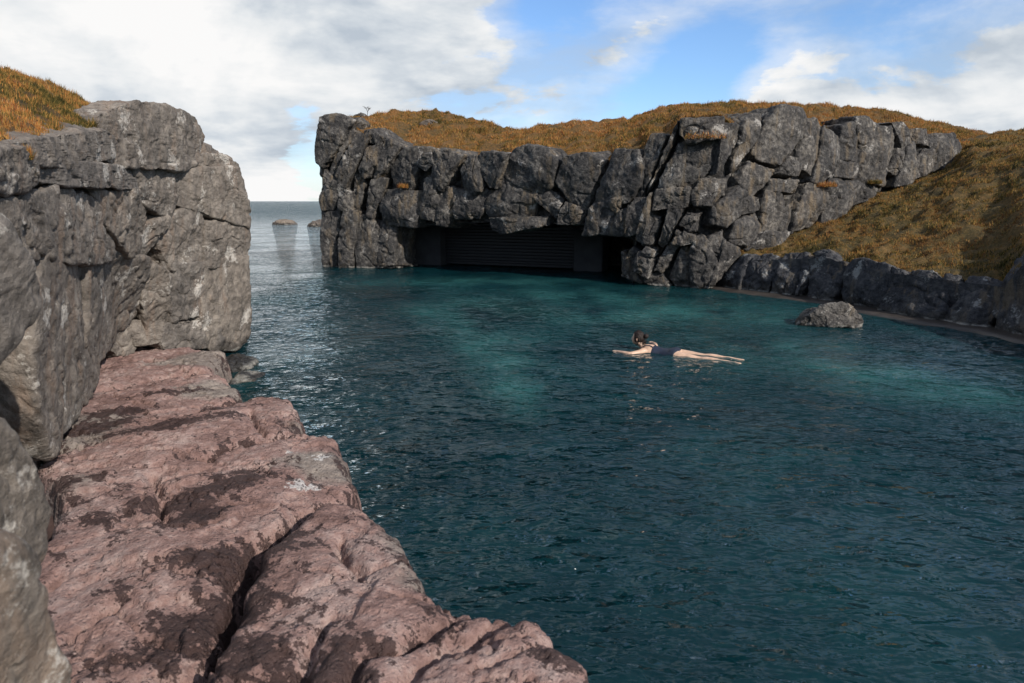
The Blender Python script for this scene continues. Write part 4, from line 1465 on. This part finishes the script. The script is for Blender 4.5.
arm([(.45, .15, .03), (.50, .24, .018), (.59, .36, .008), (.62, .375, .006), (.70, .36, .006), (.80, .325, .006), (.845, .305, .008)],
    [.050, .046, .039, .038, .039, .030, .025], (.95, -.35, 0), -1)
arm([(.45, -.15, .03), (.45, -.25, .018), (.43, -.40, .010), (.43, -.43, .010), (.47, -.52, .010), (.53, -.62, .010), (.555, -.655, .010)],
    [.050, .046, .039, .038, .039, .030, .025], (.55, -.8, 0), 1)
body = bm_obj('body', bm, M_SKIN, sw, smooth=True)
md = body.modifiers.new('join', 'REMESH')
md.mode = 'VOXEL'
md.voxel_size = .0065
md.use_smooth_shade = True
md = body.modifiers.new('soften', 'SMOOTH')
md.factor = .5
md.iterations = 5
# swimsuit: trunk shell, low back with straps
bm = bmesh.new()
ring_tube(bm, [(-.085, 0, -.012), (-.03, 0, -.004), (.02, 0, -.010), (.10, 0, -.018), (.20, 0, -.012), (.30, 0, .0), (.345, 0, .006)],
          [(.150, .104), (.180, .116), (.178, .110), (.156, .098), (.134, .091), (.148, .101), (.153, .103)], 28)
for s in (-1, 1):
    ball(bm, (-.015, s * .075, .017), (.108, .083, .088), 18)
    ring_tube(bm, [(.32, s * .085, .095), (.38, s * .075, .118), (.45, s * .080, .110), (.50, s * .085, .085)], [(.014, .007)] * 4, 10)
suit = bm_obj('swimsuit', bm, M_SUIT, sw, smooth=True)
md = suit.modifiers.new('join', 'REMESH')
md.mode = 'VOXEL'
md.voxel_size = .007
md.use_smooth_shade = True
md = suit.modifiers.new('soften', 'SMOOTH')
md.iterations = 4
# hair
bm = bmesh.new()
ret = bmesh.ops.create_icosphere(bm, subdivisions=5, radius=1)
dead = []
for v in bm.verts:
    n_ = v.co.copy()
    face_cut = n_.x > .55 and n_.z < .55
    low_cut = n_.z < -.55
    k = 1 + .05 * math.sin(n_.y * 38 + 3 * math.sin(n_.z * 9)) + .03 * math.sin(n_.z * 51 + n_.x * 23)
    v.co = Vector((.598 + n_.x * .101 * k, n_.y * .084 * k, .215 + n_.z * .118 * k))
    if face_cut or low_cut:
        dead.append(v)
bmesh.ops.delete(bm, geom=dead, context='VERTS')
ring_tube(bm, [(.50, 0, .235), (.475, 0, .25), (.455, 0, .245), (.44, 0, .23)], [.03, .044, .042, .02], 14)       # knot of hair at the back
rr_ = random.Random(3)
for _ in range(40):
    a = Vector((.5 + rr_.uniform(-.02, .12), rr_.uniform(-.075, .075), .15 + rr_.uniform(0, .05)))
    ring_tube(bm, [a, a + Vector((rr_.uniform(-.03, .01), rr_.uniform(-.02, .02), -.035)), a + Vector((rr_.uniform(-.05, .01), rr_.uniform(-.03, .03), -.075))], [.006, .005, .002], 6)
bm_obj('hair', bm, M_HAIR, sw, smooth=True)
for s in (-1, 1):
    bm = bmesh.new()
    ball(bm, (.684, s * .031, .200), (.012, .014, .009), 12)
    bm_obj('eye', bm, M_EYE, sw, smooth=True)
